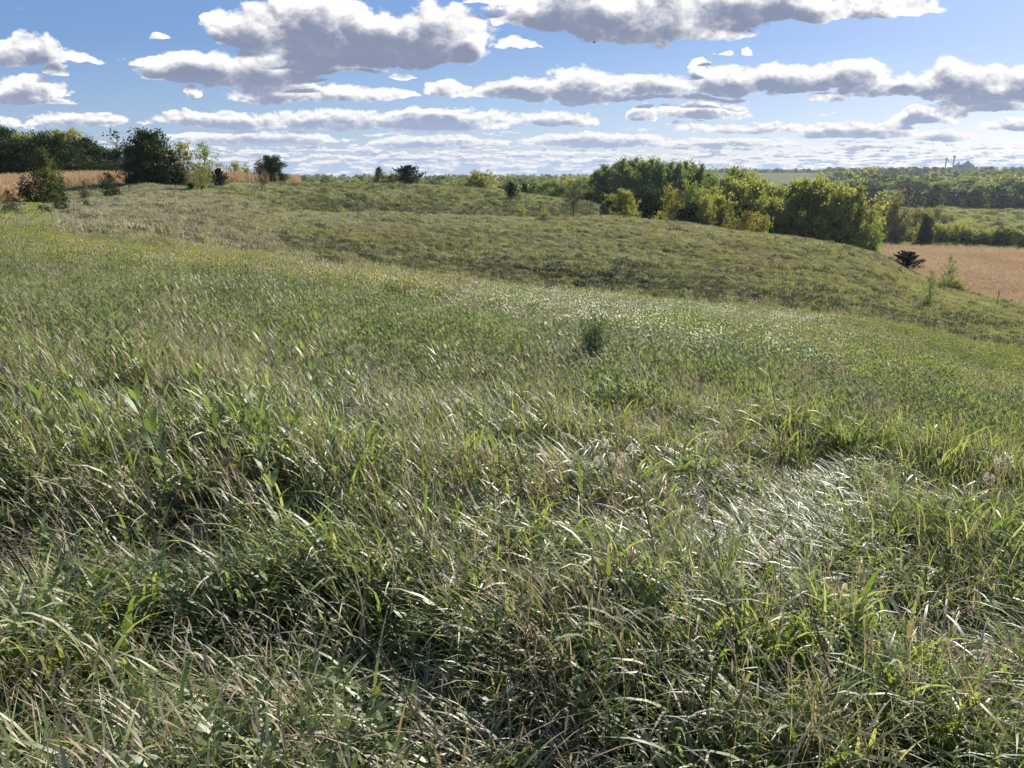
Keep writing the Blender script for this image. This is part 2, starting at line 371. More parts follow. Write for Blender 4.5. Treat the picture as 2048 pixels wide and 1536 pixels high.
# ------------------------------------------------------------------ blades, leaves
class MB:
    def __init__(s): s.v = []; s.f = []; s.m = []; s.n = 0
    def add(s, verts, faces, mi=0):
        verts = np.asarray(verts, float).reshape(-1, 3); faces = np.asarray(faces, int)
        s.v.append(verts); s.f.append(faces+s.n); s.m += [mi]*len(faces); s.n += len(verts)
    def blade(s, base, az, length, width, lean, curl, seg=4, mi=0, twist=0.0, lance=False, droop=0.0):
        """strip that starts at base leaning `lean` from vertical towards az and bends by `curl` in all"""
        t = np.linspace(0, 1, seg+1); ang = lean + curl*t**1.4 + droop*t**3
        step = length/seg
        hx = np.concatenate([[0], np.cumsum(np.sin(ang[:-1]))])*step; hz = np.concatenate([[0], np.cumsum(np.cos(ang[:-1]))])*step
        ca, sa = math.cos(az), math.sin(az)
        c = np.stack([base[0]+hx*ca, base[1]+hx*sa, base[2]+hz], 1)
        w = (np.sin(np.pi*np.clip(t*.92+.06, 0, 1))**.8 if lance else (1-t**2.2)*.9+.1*(1-t)+0.02)*width*.5
        tw = twist*(t-.3)
        side = np.stack([-sa*np.cos(tw)+ca*np.sin(tw)*np.cos(ang), ca*np.cos(tw)+sa*np.sin(tw)*np.cos(ang), -np.sin(tw)*np.sin(ang)], 1)
        L = c+side*w[:, None]; Rr = c-side*w[:, None]
        vs = np.empty((2*(seg+1), 3)); vs[0::2] = L; vs[1::2] = Rr
        k = np.arange(seg)*2
        s.add(vs, np.stack([k, k+1, k+3, k+2], 1), mi)
        return c
    def tube(s, pts, rad, sides=4, mi=0):
        pts = np.asarray(pts, float); n = len(pts); rad = np.broadcast_to(np.asarray(rad, float), (n,))
        d = np.gradient(pts, axis=0); d /= np.linalg.norm(d, axis=1)[:, None]+1e-9
        ref = np.where(np.abs(d[:, 2:3]) > .9, np.array([[1., 0, 0]]), np.array([[0, 0, 1.]]))
        a = np.cross(d, ref); a /= np.linalg.norm(a, axis=1)[:, None]+1e-9; b = np.cross(d, a)
        th = np.arange(sides)*2*math.pi/sides
        vs = (pts[:, None, :] + rad[:, None, None]*(np.cos(th)[None, :, None]*a[:, None, :]+np.sin(th)[None, :, None]*b[:, None, :])).reshape(-1, 3)
        fs = [[i*sides+j, i*sides+(j+1) % sides, (i+1)*sides+(j+1) % sides, (i+1)*sides+j] for i in range(n-1) for j in range(sides)]
        s.add(vs, fs, mi)
    def quads(s, c, nrm_seed, size, mi=0, up=0.0, asp=1.0, r=None):
        """many small leaf faces at centres c"""
        r = r or rng; c = np.asarray(c, float); n = len(c)
        a = r.normal(size=(n, 3)); a[:, 2] = a[:, 2]*(1-up)+up*2.0; a /= np.linalg.norm(a, axis=1)[:, None]
        b = np.cross(a, r.normal(size=(n, 3))); b /= np.linalg.norm(b, axis=1)[:, None]+1e-9
        sz = (np.broadcast_to(size, (n,))*r.uniform(.6, 1.3, n))[:, None]*.5
        A_ = a*sz*asp; B_ = b*sz
        vs = np.stack([c-A_, c+B_*.75-A_*.1, c+A_, c-B_*.75-A_*.1], 1).reshape(-1, 3)
        k = np.arange(n)*4
        s.add(vs, np.stack([k, k+1, k+2, k+3], 1), mi)
    def mesh(s, name, mats):
        return mesh_np(name, np.concatenate(s.v), np.concatenate(s.f), mats=mats, midx=s.m)
WIND = math.pi        # tops lean to the left
def rad_disc(r, rr=rng):
    a = rr.uniform(0, 2*math.pi); q = r*math.sqrt(rr.uniform()); return (q*math.cos(a), q*math.sin(a), 0.0)
def clump_lush(seed, n=34, rad=.13, h=(.35,.75), w=(.005,.011), mi=0, seg=5, curl=(.5,1.7)):
    r = np.random.default_rng(seed); b = MB()
    for _ in range(n):
        az = WIND + r.normal()*0.85; L = r.uniform(*h)
        b.blade(rad_disc(rad, r), az, L, r.uniform(*w), r.uniform(.05,.45), r.uniform(*curl), seg, mi, r.normal()*.9)
    return b
def src(name, b, mats):
    return bpy.data.objects.new(name, b.mesh(name, mats))
def forb(seed, h=.55, n=16, leaf=(.07,.012), mats=('forb','stalk'), flower=0, spread=.5, stems=1, rad=0.0):
    r = np.random.default_rng(seed); b = MB()
    for s in range(stems):
        bx, by, _ = rad_disc(rad, r) if rad else (0, 0, 0)
        hh = h*r.uniform(.8, 1.1); lean = .12+r.uniform(0, .15); az = WIND+r.normal()*.6
        c = [(bx+math.cos(az)*lean*hh*t**1.5, by+math.sin(az)*lean*hh*t**1.5, hh*t) for t in np.linspace(0, 1, 5)]
        b.tube(c, np.linspace(.003, .0015, 5), 3, 1); c = np.array(c)
        for k in range(n):
            t = .15+.85*k/n; p = np.array([np.interp(t, np.linspace(0,1,5), c[:, i]) for i in range(3)])
            b.blade(p, k*2.4+r.normal()*.3, leaf[0]*r.uniform(.7,1.2)*(1.1-.5*t), leaf[1], r.uniform(.6,1.1), r.uniform(.2,.9), 2, 0, 0, True)
        if flower:
            tops = c[-1]+r.normal(size=(flower, 3))*np.array([.035,.035,.03])*spread*2+np.array([0,0,-.01])
            b.quads(tops, 0, .022, 2, r=r)
    return b

# ---- geometry-node scatter: one object per kind of plant cover
def scatter(name, pts, rot, scl, idx, sources, label, cat, kind='stuff', group=None):
    me = mesh_np(name, pts, attrs={'rot': ('FLOAT_VECTOR','POINT',np.asarray(rot, np.float32)), 'scl': ('FLOAT_VECTOR','POINT',np.asarray(scl, np.float32)), 'pick': ('INT','POINT',np.asarray(idx, np.int32))})
    o = obj(name, me); tag(o, label, cat, group, kind)
    ng = bpy.data.node_groups.new(name+'_scatter', 'GeometryNodeTree')
    ng.interface.new_socket('Geometry', in_out='INPUT', socket_type='NodeSocketGeometry')
    ng.interface.new_socket('Geometry', in_out='OUTPUT', socket_type='NodeSocketGeometry')
    N = ng.nodes; L = ng.links
    gi = N.new('NodeGroupInput'); go = N.new('NodeGroupOutput')
    m2p = N.new('GeometryNodeMeshToPoints'); iop = N.new('GeometryNodeInstanceOnPoints')
    L.new(gi.outputs[0], m2p.inputs['Mesh']); L.new(m2p.outputs[0], iop.inputs['Points'])
    col = bpy.data.collections.new(name+'_sources')
    for k, s in enumerate(sources):
        s.name = '%s_piece_%02d' % (name, k); col.objects.link(s)
    ci = N.new('GeometryNodeCollectionInfo'); ci.inputs['Collection'].default_value = col
    ci.inputs['Separate Children'].default_value = True; ci.inputs['Reset Children'].default_value = True
    L.new(ci.outputs[0], iop.inputs['Instance']); iop.inputs['Pick Instance'].default_value = True
    def att(nm, typ):
        a = N.new('GeometryNodeInputNamedAttribute'); a.data_type = typ; a.inputs['Name'].default_value = nm
        return a.outputs['Attribute']
    L.new(att('pick','INT'), iop.inputs['Instance Index'])
    L.new(att('rot','FLOAT_VECTOR'), iop.inputs['Rotation'])
    L.new(att('scl','FLOAT_VECTOR'), iop.inputs['Scale'])
    L.new(iop.outputs[0], go.inputs[0])
    md = o.modifiers.new('scatter', 'NODES'); md.node_group = ng
    return o
def sector(n, r0, r1, a0=-41, a1=41, power=2.0, r=rng):
    """n points in a sector, even in area for power 2, denser near for less"""
    az = np.radians(r.uniform(a0, a1, n)); q = (r0**power+(r1**power-r0**power)*r.uniform(size=n))**(1/power)
    return q*np.sin(az), q*np.cos(az)
def px_of(X, Y, Z):
    dy = Y*cT - (Z-EYE)*sT; du = (Y*sT + (Z-EYE)*cT)
    return CX+F*X/dy, CY-F*du/dy
exec_parts = []
# ------------------------------------------------------------------ grass cover
def tuft(seed, n, rad, h, w, seg, mi=0, curl=(.3,1.5), lean=(.05,.45), spread=.85):
    r = np.random.default_rng(seed); b = MB()
    for _ in range(n):
        az = WIND + r.normal()*spread; L = r.uniform(*h)
        b.blade(rad_disc(rad, r), az, L, r.uniform(*w), r.uniform(*lean), r.uniform(*curl), seg, mi, r.normal()*.9)
    return b
def seedgrass(seed, n, rad, h, w, seg):
    """thin stems that end in a soft seed head"""
    r = np.random.default_rng(seed); b = MB()
    for _ in range(n):
        az = WIND + r.normal()*.6; L = r.uniform(*h); p0 = rad_disc(rad, r)
        c = b.blade(p0, az, L, w, r.uniform(.1,.4), r.uniform(.1,.7), seg, 0, 0)
        d = c[-1]-c[-2]; d /= np.linalg.norm(d)
        for k in range(4):
            b.blade(c[-1]-d*L*.05*k, az+r.normal()*1.2, L*.09, w*2.2, r.uniform(.3,.9), .3, 2, 1, 0, True)
    return b
def forbs_multi(seed, n, rad, h, leaf, nl, flower=0, w=1.0, q=3):
    r = np.random.default_rng(seed); b = MB()
    for s in range(n):
        bx, by, _ = rad_disc(rad, r); hh = h*r.uniform(.7, 1.1); az = WIND+r.normal()*.7; lean = r.uniform(.05,.3)
        tt = np.linspace(0, 1, q+1)
        c = np.stack([bx+math.cos(az)*lean*hh*tt**1.5, by+math.sin(az)*lean*hh*tt**1.5, hh*tt], 1)
        b.blade(c[0], az, hh*1.02, .005*w, lean*.6, lean*.8, 2, 1)
        for k in range(nl):
            t = .25+.75*k/nl; p = np.array([np.interp(t, tt, c[:, i]) for i in range(3)])
            b.blade(p, k*2.4+r.normal()*.3, leaf[0]*r.uniform(.7,1.2)*(1.15-.5*t), leaf[1], r.uniform(.5,1.1), r.uniform(.2,.9), 2, 0, 0, True)
        if flower:
            tops = c[-1]+r.normal(size=(flower, 3))*np.array([.05,.05,.035])+np.array([0,0,-.01])
            b.quads(tops, 0, .035*w, 2, r=r)
    return b
MG = M['lush']
srcA = [src('a', tuft(10+k, 40, .15, (.16,.50), (.007,.017), 7, curl=(.8,2.9), lean=(.0,.5), spread=.85), [M['lush']]) for k in range(4)]
srcA += [src('a', tuft(20+k, 34, .14, (.2,.52), (.006,.011), 5, curl=(.5,1.8), spread=.9), [M['pale']]) for k in range(2)]
srcA += [src('a', tuft(30+k, 30, .15, (.15,.48), (.006,.015), 6, curl=(.6,3.0), spread=1.3), [M['dry']]) for k in range(2)]
srcA += [src('a', forbs_multi(40+k, 6, .15, .36, (.07,.018), 14), [M['forb'], M['stalk']]) for k in range(2)]
srcA += [src('a', seedgrass(50+k, 9, .14, (.4,.68), .003, 5), [M['pale'], M['dry']]) for k in range(2)]
srcA += [src('a', tuft(55, 14, .12, (.3,.62), (.013,.022), 7, curl=(.9,2.6), spread=1.0), [M['lush']])]
# A: 0-3 lush, 4-5 pale, 6-7 dry, 8-9 forb, 10-11 seed grass, 12 broad blades
srcB = [src('b', tuft(60+k, 38, .2, (.18,.52), (.009,.018), 4, curl=(.6,2.0), spread=.7), [M['sagegrass']]) for k in range(3)]
srcB += [src('b', tuft(70+k, 48, .2, (.14,.42), (.006,.012), 4, curl=(.6,2.4), spread=1.25), [M['paleb']]) for k in range(3)]
srcB += [src('b', tuft(80, 26, .2, (.15,.42), (.007,.013), 4, curl=(.6,2.6), spread=1.3), [M['dry']])]
srcB += [src('b', forbs_multi(90+k, 9, .22, .5, (.08,.02), 10), [M['forbb'], M['stalk']]) for k in range(2)]
srcB += [src('b', forbs_multi(94+k, 12, .24, .52, (.07,.02), 10, 5), [M['goldleaf'], M['stalk'], M['gold']]) for k in range(2)]
srcB += [src('b', forbs_multi(97, 12, .24, .48, (.07,.02), 10), [M['goldleaf'], M['stalk']])]
srcB += [src('b', seedgrass(99, 12, .2, (.5,.75), .005, 4), [M['paleb'], M['dry']])]
# B: 0-2 lush, 3-5 pale, 6 dry, 7-8 forb, 9-10 goldenrod in flower, 11 goldenrod leaf, 12 seed grass
srcD = [src('d', tuft(100+k, 24, .4, (.3,.62), (.03,.055), 3, curl=(.2,1.2)), [M['sagegrass']]) for k in range(2)]
srcD += [src('d', tuft(110+k, 26, .4, (.3,.62), (.025,.045), 3, curl=(.2,1.2)), [M['paleb']]) for k in range(2)]
srcD += [src('d', tuft(120+k, 26, .4, (.3,.65), (.025,.045), 3, curl=(.2,1.0)), [M['brown']]) for k in range(2)]
srcD += [src('d', tuft(130+k, 22, .4, (.3,.6), (.03,.06), 3), [M['forbb']]) for k in range(2)]
srcD += [src('d', tuft(140, 24, .4, (.3,.55), (.03,.05), 3), [M['goldleaf']])]
srcD += [src('d', forbs_multi(150+k, 12, .42, .55, (.16,.06), 8, w=4), [M['brush'], M['stalk']]) for k in range(2)]
srcD += [src('d', forbs_multi(160, 12, .42, .5, (.14,.05), 8, w=4), [M['goldleaf'], M['stalk']])]
srcD += [src('d', tuft(170+k, 26, .4, (.3,.6), (.025,.045), 3, curl=(.2,1.2)), [M['dry']]) for k in range(2)]
# 9-10 dark brush, 11 yellow-green forb; D: 0-1 lush, 2-3 pale, 4-5 brown, 6-7 forb, 8 yellow green
def cover(name, n, r0, r1, a0, a1, sources, probfn, smin, smax, label, cat, power=2.0, mask=None, hz=None, hollow=0, hs_=1.0, hollow_scale=0):
    X, Y = sector(n, r0, r1, a0, a1, power)
    if mask is not None:
        k = mask(X, Y); X = X[k]; Y = Y[k]
    Z = height(X, Y)-.02; px, py = px_of(X, Y, Z)
    pr = probfn(X, Y, px, py)                     # n x kinds
    pr = np.maximum(pr, 0)+1e-9; cum = np.cumsum(pr/pr.sum(1, keepdims=True), 1)
    idx = np.minimum((rng.uniform(size=len(X))[:, None] > cum).sum(1), len(sources)-1)
    if hollow:
        gap = .4*vnoise(X, Y, .9*hs_, 61)+.6*vnoise(X, Y, .38*hs_, 62); kk = (gap > hollow) | (hollow_scale > 0)
        X, Y, Z, idx, gap = X[kk], Y[kk], Z[kk], idx[kk], gap[kk]
    s = rng.uniform(smin, smax, len(X)); lump = (.72+.62*vnoise(X, Y, 1.6, 5)) if r1 < 60 else (.85+.3*vnoise(X, Y, 4.0, 5))
    if r1 > 60 and r1 < 300: s = s*(.68+.62*vnoise(X, Y, 7.0, 91)+.25*vnoise(X, Y, 2.3, 92))
    sz = s*lump*(hz(X, Y) if hz is not None else 1)
    if hollow and hollow_scale: sz = sz*(hollow_scale+(1-hollow_scale)*ss(gap, hollow-.10, hollow+.14)); s = s*(.8+.2*ss(gap, hollow-.1, hollow+.14))
    e = .12
    gx = (height(X+e, Y)-height(X-e, Y))/(2*e); gy = (height(X, Y+e)-height(X, Y-e))/(2*e)
    rot = np.stack([gy*.5+rng.normal(size=len(X))*.06, -gx*.5+rng.normal(size=len(X))*.06, (vnoise(X, Y, 1.9, 81)-.5)*1.0+(vnoise(X, Y, .5, 82)-.5)*1.6+rng.normal(size=len(X))*.55], 1)
    return scatter(name, np.stack([X, Y, Z], 1), rot, np.stack([s, s, sz], 1), idx, sources, label, cat)
def ss(x, a, b): t = np.clip((x-a)/(b-a), 0, 1); return t*t*(3-2*t)
def probA(X, Y, px, py):
    a = vnoise(X, Y, 1.1, 11); b = vnoise(X, Y, .8, 12); c = vnoise(X, Y, 2.3, 13)
    R_ = np.hypot(X, Y)
    lush = .9+1.7*ss(a, .35, .7); pale = .25+.7*ss(c, .5, .8)+.7*ss(R_, 4, 8); dry = .22+1.0*ss(b, .55, .8)+.25*(px < 500)
    fb = .04+.25*ss(vnoise(X, Y, 1.5, 14), .6, .85)+.35*((px < 800) & (R_ > 3.2)); sd = .18+.25*ss(c, .6, .9); dry = dry+3.0*((px > 1860) & (py > 780) & (py < 880))
    return np.stack([lush/4]*4+[pale/2]*2+[dry/2]*2+[fb/2]*2+[sd/2]*2+[.25+.6*ss(vnoise(X,Y,.9,15),.5,.75)], 1)
def goldband(px, py):
    ye = np.interp(px, [0,240,700,1000,1300,1500,1750,2048], [474,484,535,573,592,622,652,716])   # far edge of the near slope
    yl = np.interp(px, [0,240,500,700,1000,1300,1600,2048], [520,545,560,600,655,700,740,830])
    return ye, yl
def probB(X, Y, px, py):
    a = vnoise(X, Y, 3.0, 21); b = vnoise(X, Y, 2.0, 22); c = vnoise(X, Y, 5.0, 23); g2 = vnoise(X, Y, 2.5, 24)
    ye, yl = goldband(px, py)
    g = ss(py, yl+28, yl-18)*(.75+.25*a)
    lush = (.5+1.0*ss(a, .4, .7))*(1-g)*(.4+.6*ss(px, 500, 1100)); pale = (1.7+1.0*ss(c, .4, .7)+1.2*ss(px, 900, 300))*(1-g*.88)
    dry = .25+.5*ss(b, .55, .85); fb = (.55+.9*ss(b, .5, .8))*(1-g*.5)
    gl = g*(1.0+1.5*ss(g2, .35, .7)); fl = gl*(.04+.6*ss(px, 1100, 400))*ss(b, .3, .6); sd = .05+.16*ss(c, .6, .85)
    return np.stack([lush/3]*3+[pale/3]*3+[dry]+[fb/2]*2+[fl/2]*2+[gl*1.1]+[sd], 1)
def probD(X, Y, px, py):
    a = vnoise(X, Y, 9, 31); b = vnoise(X, Y, 14, 32); c = vnoise(X, Y, 6, 33); d_ = vnoise(X, Y, 22, 34)
    top = ss(np.hypot(X, Y), 75, 112)
    br = .15+1.3*ss(b, .5, .72)+1.1*np.exp(-(((px-830)/230)**2+((py-478)/34)**2))*2+1.2*np.exp(-(((px-1480)/130)**2+((py-545)/28)**2))+.7*((px < 260) & (py > 430))
    lush = .55+.9*ss(c, .45, .75)+.9*ss(py, 520, 600)*(px > 700); pale = 1.3+1.2*ss(a, .45, .7)+.7*top
    pale = pale + 1.8*np.exp(-(((px-1860)/160)**2+((py-600)/26)**2)) + 1.2*(px < 620)
    fb = .45+.7*ss(d_, .5, .75); ye = .25+.7*ss(a, .35, .15)
    Rr = np.hypot(X, Y); e_ = vnoise(X, Y, 3.5, 35)
    edge = np.interp(px, [0,240,700,1000,1300,1500,1750,2048], [474,484,535,573,592,622,652,716])
    dk = .10+.5*ss(e_, .6, .85)
    dk = dk + 2.6*np.exp(-(((py-(edge-28))/26)**2))*(px > 560)*(Rr < 100)*(.25+ss(e_, .35, .65))
    bk = (Rr > 118)*np.exp(-(((py-np.interp(px, [600,760,900,1200], [410,420,428,422]))/12)**2))*ss(px, 520, 680)
    dk = dk + 3.5*bk; br = br + 2.2*bk; pale = pale*(1-.6*bk)
    y2 = .2+.9*ss(vnoise(X, Y, 5, 36), .55, .8)
    lf = ss(px, 760, 380)*(Rr < 118)
    dr = .5+.7*ss(vnoise(X, Y, 7, 37), .5, .8)+1.5*lf*(.5+ss(a, .3, .7)); br = br+.65+.9*lf*ss(b, .4, .6); dk = dk*.7+.08
    lush = lush*(1-.65*lf)*.75; y2 = y2*(1-.6*lf); fb = fb*(1-.5*lf)
    trk = np.exp(-(((px-10)/50)**2+((py-442)/13)**2))+np.exp(-(((px-(78+(py-430)*.25))/16)**2))*((py > 395) & (py < 478))
    trk = np.clip(trk*1.4, 0, 1); lush = lush*(1-trk)+3*trk; pale = pale*(1-trk); br = br*(1-trk); dr = dr*(1-trk); dk = dk*(1-trk); fb = fb*(1-trk); y2 = y2+2*trk
    fh = (Rr > 120)*ss(px, 420, 640); cr = np.exp(-((Rr-106)/13)**2)*ss(px, 500, 800)
    pale = pale*(1-.7*fh)+1.1*cr; dr = dr*(1-.7*fh)+.6*cr; fb = fb+1.3*fh; dk = dk+.8*fh*ss(e_, .3, .7)
    return np.stack([lush/2]*2+[pale/2]*2+[br/2]*2+[fb/2]*2+[ye*.6]+[dk/2]*2+[y2*.7]+[dr/2]*2, 1)
def nocorn(X, Y): return ~in_left_corn(X, Y)
hl = lambda X, Y: .6+.8*vnoise(X, Y, .7, 41)
cover('near_meadow_grass', 6300, .75, 7.2, -46, 46, srcA, probA, .8, 1.15, 'thick wind-bent green and tan prairie grass at the very front', 'grass', 1.7, hz=hl, hs_=.85, hollow=.36, hollow_scale=.38)
cover('meadow_grass', 15000, 6.5, 20, -43, 43, srcB, probB, .8, 1.1, 'pale silvery prairie grass on the near slope behind the front grass', 'grass', 1.8)
cover('goldenrod_band', 30000, 19, 41, -41, 41, srcB, probB, .72, 1.05, 'yellow-green goldenrod and grass along the crest of the near slope', 'wildflowers', 1.8)
cover('hillside_grass', 165000, 38, 135, -40, 42, srcD, probD, .55, .9, 'olive and brown tufted grass over the rounded hill in the middle', 'grass', 1.7, mask=nocorn, hollow=.27, hs_=1.6, hz=lambda X, Y: .75+.5*vnoise(X, Y, 1.6, 44))
cover('far_hill_grass', 90000, 128, 262, -40, 16, srcD, probD, .8, 1.3, 'short olive grass on the farther low hill before the trees', 'grass', 1.7, mask=nocorn, hollow=.22, hs_=3, hz=lambda X, Y: .7+.5*vnoise(X, Y, 3, 44))

# ------------------------------------------------------------------ corn
def corn_clump(seed, n=9, L=2.0, wdt=.5):
    r = np.random.default_rng(seed); b = MB()
    for k in range(n):
        p0 = (r.uniform(-L/2, L/2), r.uniform(-wdt/2, wdt/2), 0); h = r.uniform(1.9, 2.4)
        b.blade(p0, r.uniform(0, 6.28), h, .05, r.uniform(0, .08), r.uniform(0, .1), 2, 0)
        for j in range(7):
            b.blade((p0[0], p0[1], h*(.25+.1*j)), r.uniform(0, 6.28), r.uniform(.5,.8), .08, r.uniform(.5,1.0), r.uniform(1.0,1.9), 3, 0)
        for j in range(4):
            b.blade((p0[0], p0[1], h*.96), r.uniform(0, 6.28), .3, .03, r.uniform(.1,.6), .4, 1, 0)
    return b
cornsrc = [corn_clump(200+k) for k in range(4)]
def corn(name, inside, x0, x1, y0, y1, ang, label, keep=1.0):
    g1, g2 = np.meshgrid(np.arange(-400, 400, 1.9), np.arange(-400, 400, 1.15))
    g1 = g1.ravel()+rng.uniform(-.4, .4, g1.size); g2 = g2.ravel()
    ca, sa = math.cos(ang), math.sin(ang); X = g1*ca-g2*sa; Y = g1*sa+g2*ca
    k = (X > x0) & (X < x1) & (Y > y0) & (Y < y1) & inside(X, Y) & (np.abs(np.arctan2(X, Y)) < R2(42)) & (rng.uniform(size=X.size) < keep)
    X = X[k]; Y = Y[k]; Z = height(X, Y)-.03; n = len(X); s = rng.uniform(.88, 1.1, n)
    rot = np.stack([rng.normal(size=n)*.03, rng.normal(size=n)*.03, ang+rng.choice([0, math.pi], n)], 1)
    scatter(name, np.stack([X, Y, Z], 1), rot, np.stack([s, s, s], 1), rng.integers(0, 4, n), [src('c', b, [M['corn']]) for b in cornsrc], label, 'corn')
    print(name, n)
corn('corn_crop', in_left_corn, -260, 0, 40, 300, R2(12), 'dry tan corn standing on the hilltop below the dark woodland at left')
corn('corn_crop', in_right_corn, 40, 300, 80, 340, R2(-14), 'ripe tan corn field down in the valley at right')

# ------------------------------------------------------------------ trees
def crown_pts(r, n_limb, sub, shape, h, w, low, flat=1.0):
    """limb ends inside an envelope; returns trunk top, limbs, twig ends. Unit tree: height h, width w"""
    ends = []; limbs = []
    for i in range(n_limb):
        t = low + (1-low)*(i+.5)/n_limb*.97; az = i*2.399+r.normal()*.35
        if shape == 'oval': env = math.sqrt(max(0.03, 1-((t-(low+1)/2)/((1-low)/2+.02))**2))
        elif shape == 'broad': env = math.sqrt(max(.03, 1-(((t-low)/(1-low)-.40)/.62)**2))
        elif shape == 'column': env = min(1, (1.02-t)*2.3)*min(1, .5+(t-low)*2)
        elif shape == 'poplar': env = min(1, ((1.03-t)*3.2)**.6)*min(1, .6+(t-low)*2)
        elif shape == 'cone': env = (1.03-t)/(1-low)
        else: env = .7
        L = env*w/2*r.uniform(.72, 1.12)
        if shape in ('column','poplar'): p1 = np.array([math.cos(az)*L*.9, math.sin(az)*L*.9, h*t])
        else: p1 = np.array([math.cos(az)*L*.82, math.sin(az)*L*.82, h*t*.97])
        z0 = max(low*h*.55, h*t-L*(1.1 if shape != 'cone' else .5)); p0 = np.array([r.normal()*.01*h, r.normal()*.01*h, z0])
        limbs.append((p0, p1))
        for k in range(sub):
            f = r.uniform(.35, 1.1) if sub > 1 else 1
            q = p0+(p1-p0)*f + r.normal(size=3)*L*np.array([.27,.27,.20])
            ends.append(q)
    return limbs, np.array(ends)
def make_tree_meshes(name, seed, h, w, shape='broad', low=.12, n_limb=16, sub=9, leaves=46, leaf=.34, clus=.55, leafmat=None, bark=None, trunks=1, trunk_r=.022, up=.0):
    r = np.random.default_rng(seed); T_ = MB(); C_ = MB()
    limbs, ends = crown_pts(r, n_limb, sub, shape, h, w, low)
    for q in range(trunks):
        a = q*2.4; sp = 0 if trunks == 1 else w*.10
        tt = np.linspace(0, 1, 6)
        pts = np.stack([math.cos(a)*sp*tt*2+r.normal(size=6)*.006*h, math.sin(a)*sp*tt*2+r.normal(size=6)*.006*h, h*.86*tt], 1); pts[0, 2] = -.25
        T_.tube(pts, h*trunk_r*(1-.85*tt)*(1 if trunks == 1 else .7), 6)
    for p0, p1 in limbs:
        mid = (p0+p1)/2+np.array([0, 0, h*.015]); T_.tube([p0, mid, p1], [h*.008, h*.005, h*.002], 4)
    for e in ends[::2]:
        k = int(np.argmin([np.linalg.norm(e-l[1]) for l in limbs])); m_ = (limbs[k][0]+limbs[k][1])/2
        T_.tube([m_, (m_+e)/2+np.array([0, 0, .1]), e], [h*.004, h*.0025, h*.001], 3)
    n = len(ends)*leaves
    c = np.repeat(ends, leaves, 0)+r.normal(size=(n, 3))*clus*np.array([1, 1, .75])*np.repeat(r.uniform(.55, 1.25, len(ends)), leaves)[:, None]
    c = c[c[:, 2] > h*low*.6+.02]
    C_.quads(c, 0, leaf, 0, up=up, r=r)
    return T_.mesh('trunk', [bark or M['bark']]), C_.mesh('crown', [leafmat])
def tree_leaf(name, cols, **k): return leaf_mat(name, cols, k.get('rough', .65), k.get('trans', .48), k.get('spec', .12), tint=k.get('tint', (1.15, 1.2, .5)))
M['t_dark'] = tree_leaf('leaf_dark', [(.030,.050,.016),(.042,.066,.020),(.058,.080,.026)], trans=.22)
M['t_mid'] = tree_leaf('leaf_mid', [(0.088, 0.131, 0.041), (0.119, 0.163, 0.053), (0.156, 0.194, 0.062)])
M['t_olive'] = tree_leaf('leaf_olive', [(0.2, 0.215, 0.085), (0.26, 0.265, 0.105), (0.33, 0.315, 0.13), (0.42, 0.37, 0.16)])
M['t_yellow'] = tree_leaf('leaf_yellow', [(0.24, 0.22, 0.085), (0.31, 0.27, 0.1), (0.36, 0.3, 0.12), (0.22, 0.22, 0.09)])
M['t_bright'] = tree_leaf('leaf_bright', [(0.17, 0.2, 0.085), (0.22, 0.25, 0.1), (0.26, 0.285, 0.125)])
M['t_poplar'] = tree_leaf('leaf_poplar', [(0.15, 0.19, 0.1), (0.2, 0.24, 0.125), (0.26, 0.295, 0.16)])
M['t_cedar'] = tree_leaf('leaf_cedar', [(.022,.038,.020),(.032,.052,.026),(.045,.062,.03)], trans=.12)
M['t_red'] = tree_leaf('leaf_red', [(.22,.10,.05),(.28,.14,.07),(.10,.10,.04)])
M['t_olivedark'] = tree_leaf('leaf_olive_dark', [(.07,.09,.03),(.10,.12,.04),(.14,.145,.045)], trans=.3)
M['t_tan'] = tree_leaf('leaf_tan', [(.17,.145,.075),(.22,.18,.09),(.20,.14,.07)])
M['t_grey'] = tree_leaf('leaf_grey', [(.13,.11,.09),(.17,.145,.11),(.14,.13,.08)], trans=.2)
M['t_far'] = tree_leaf('leaf_far', [(.045,.065,.030),(.06,.08,.034),(.085,.095,.036)], trans=.2)
PROTO = {}
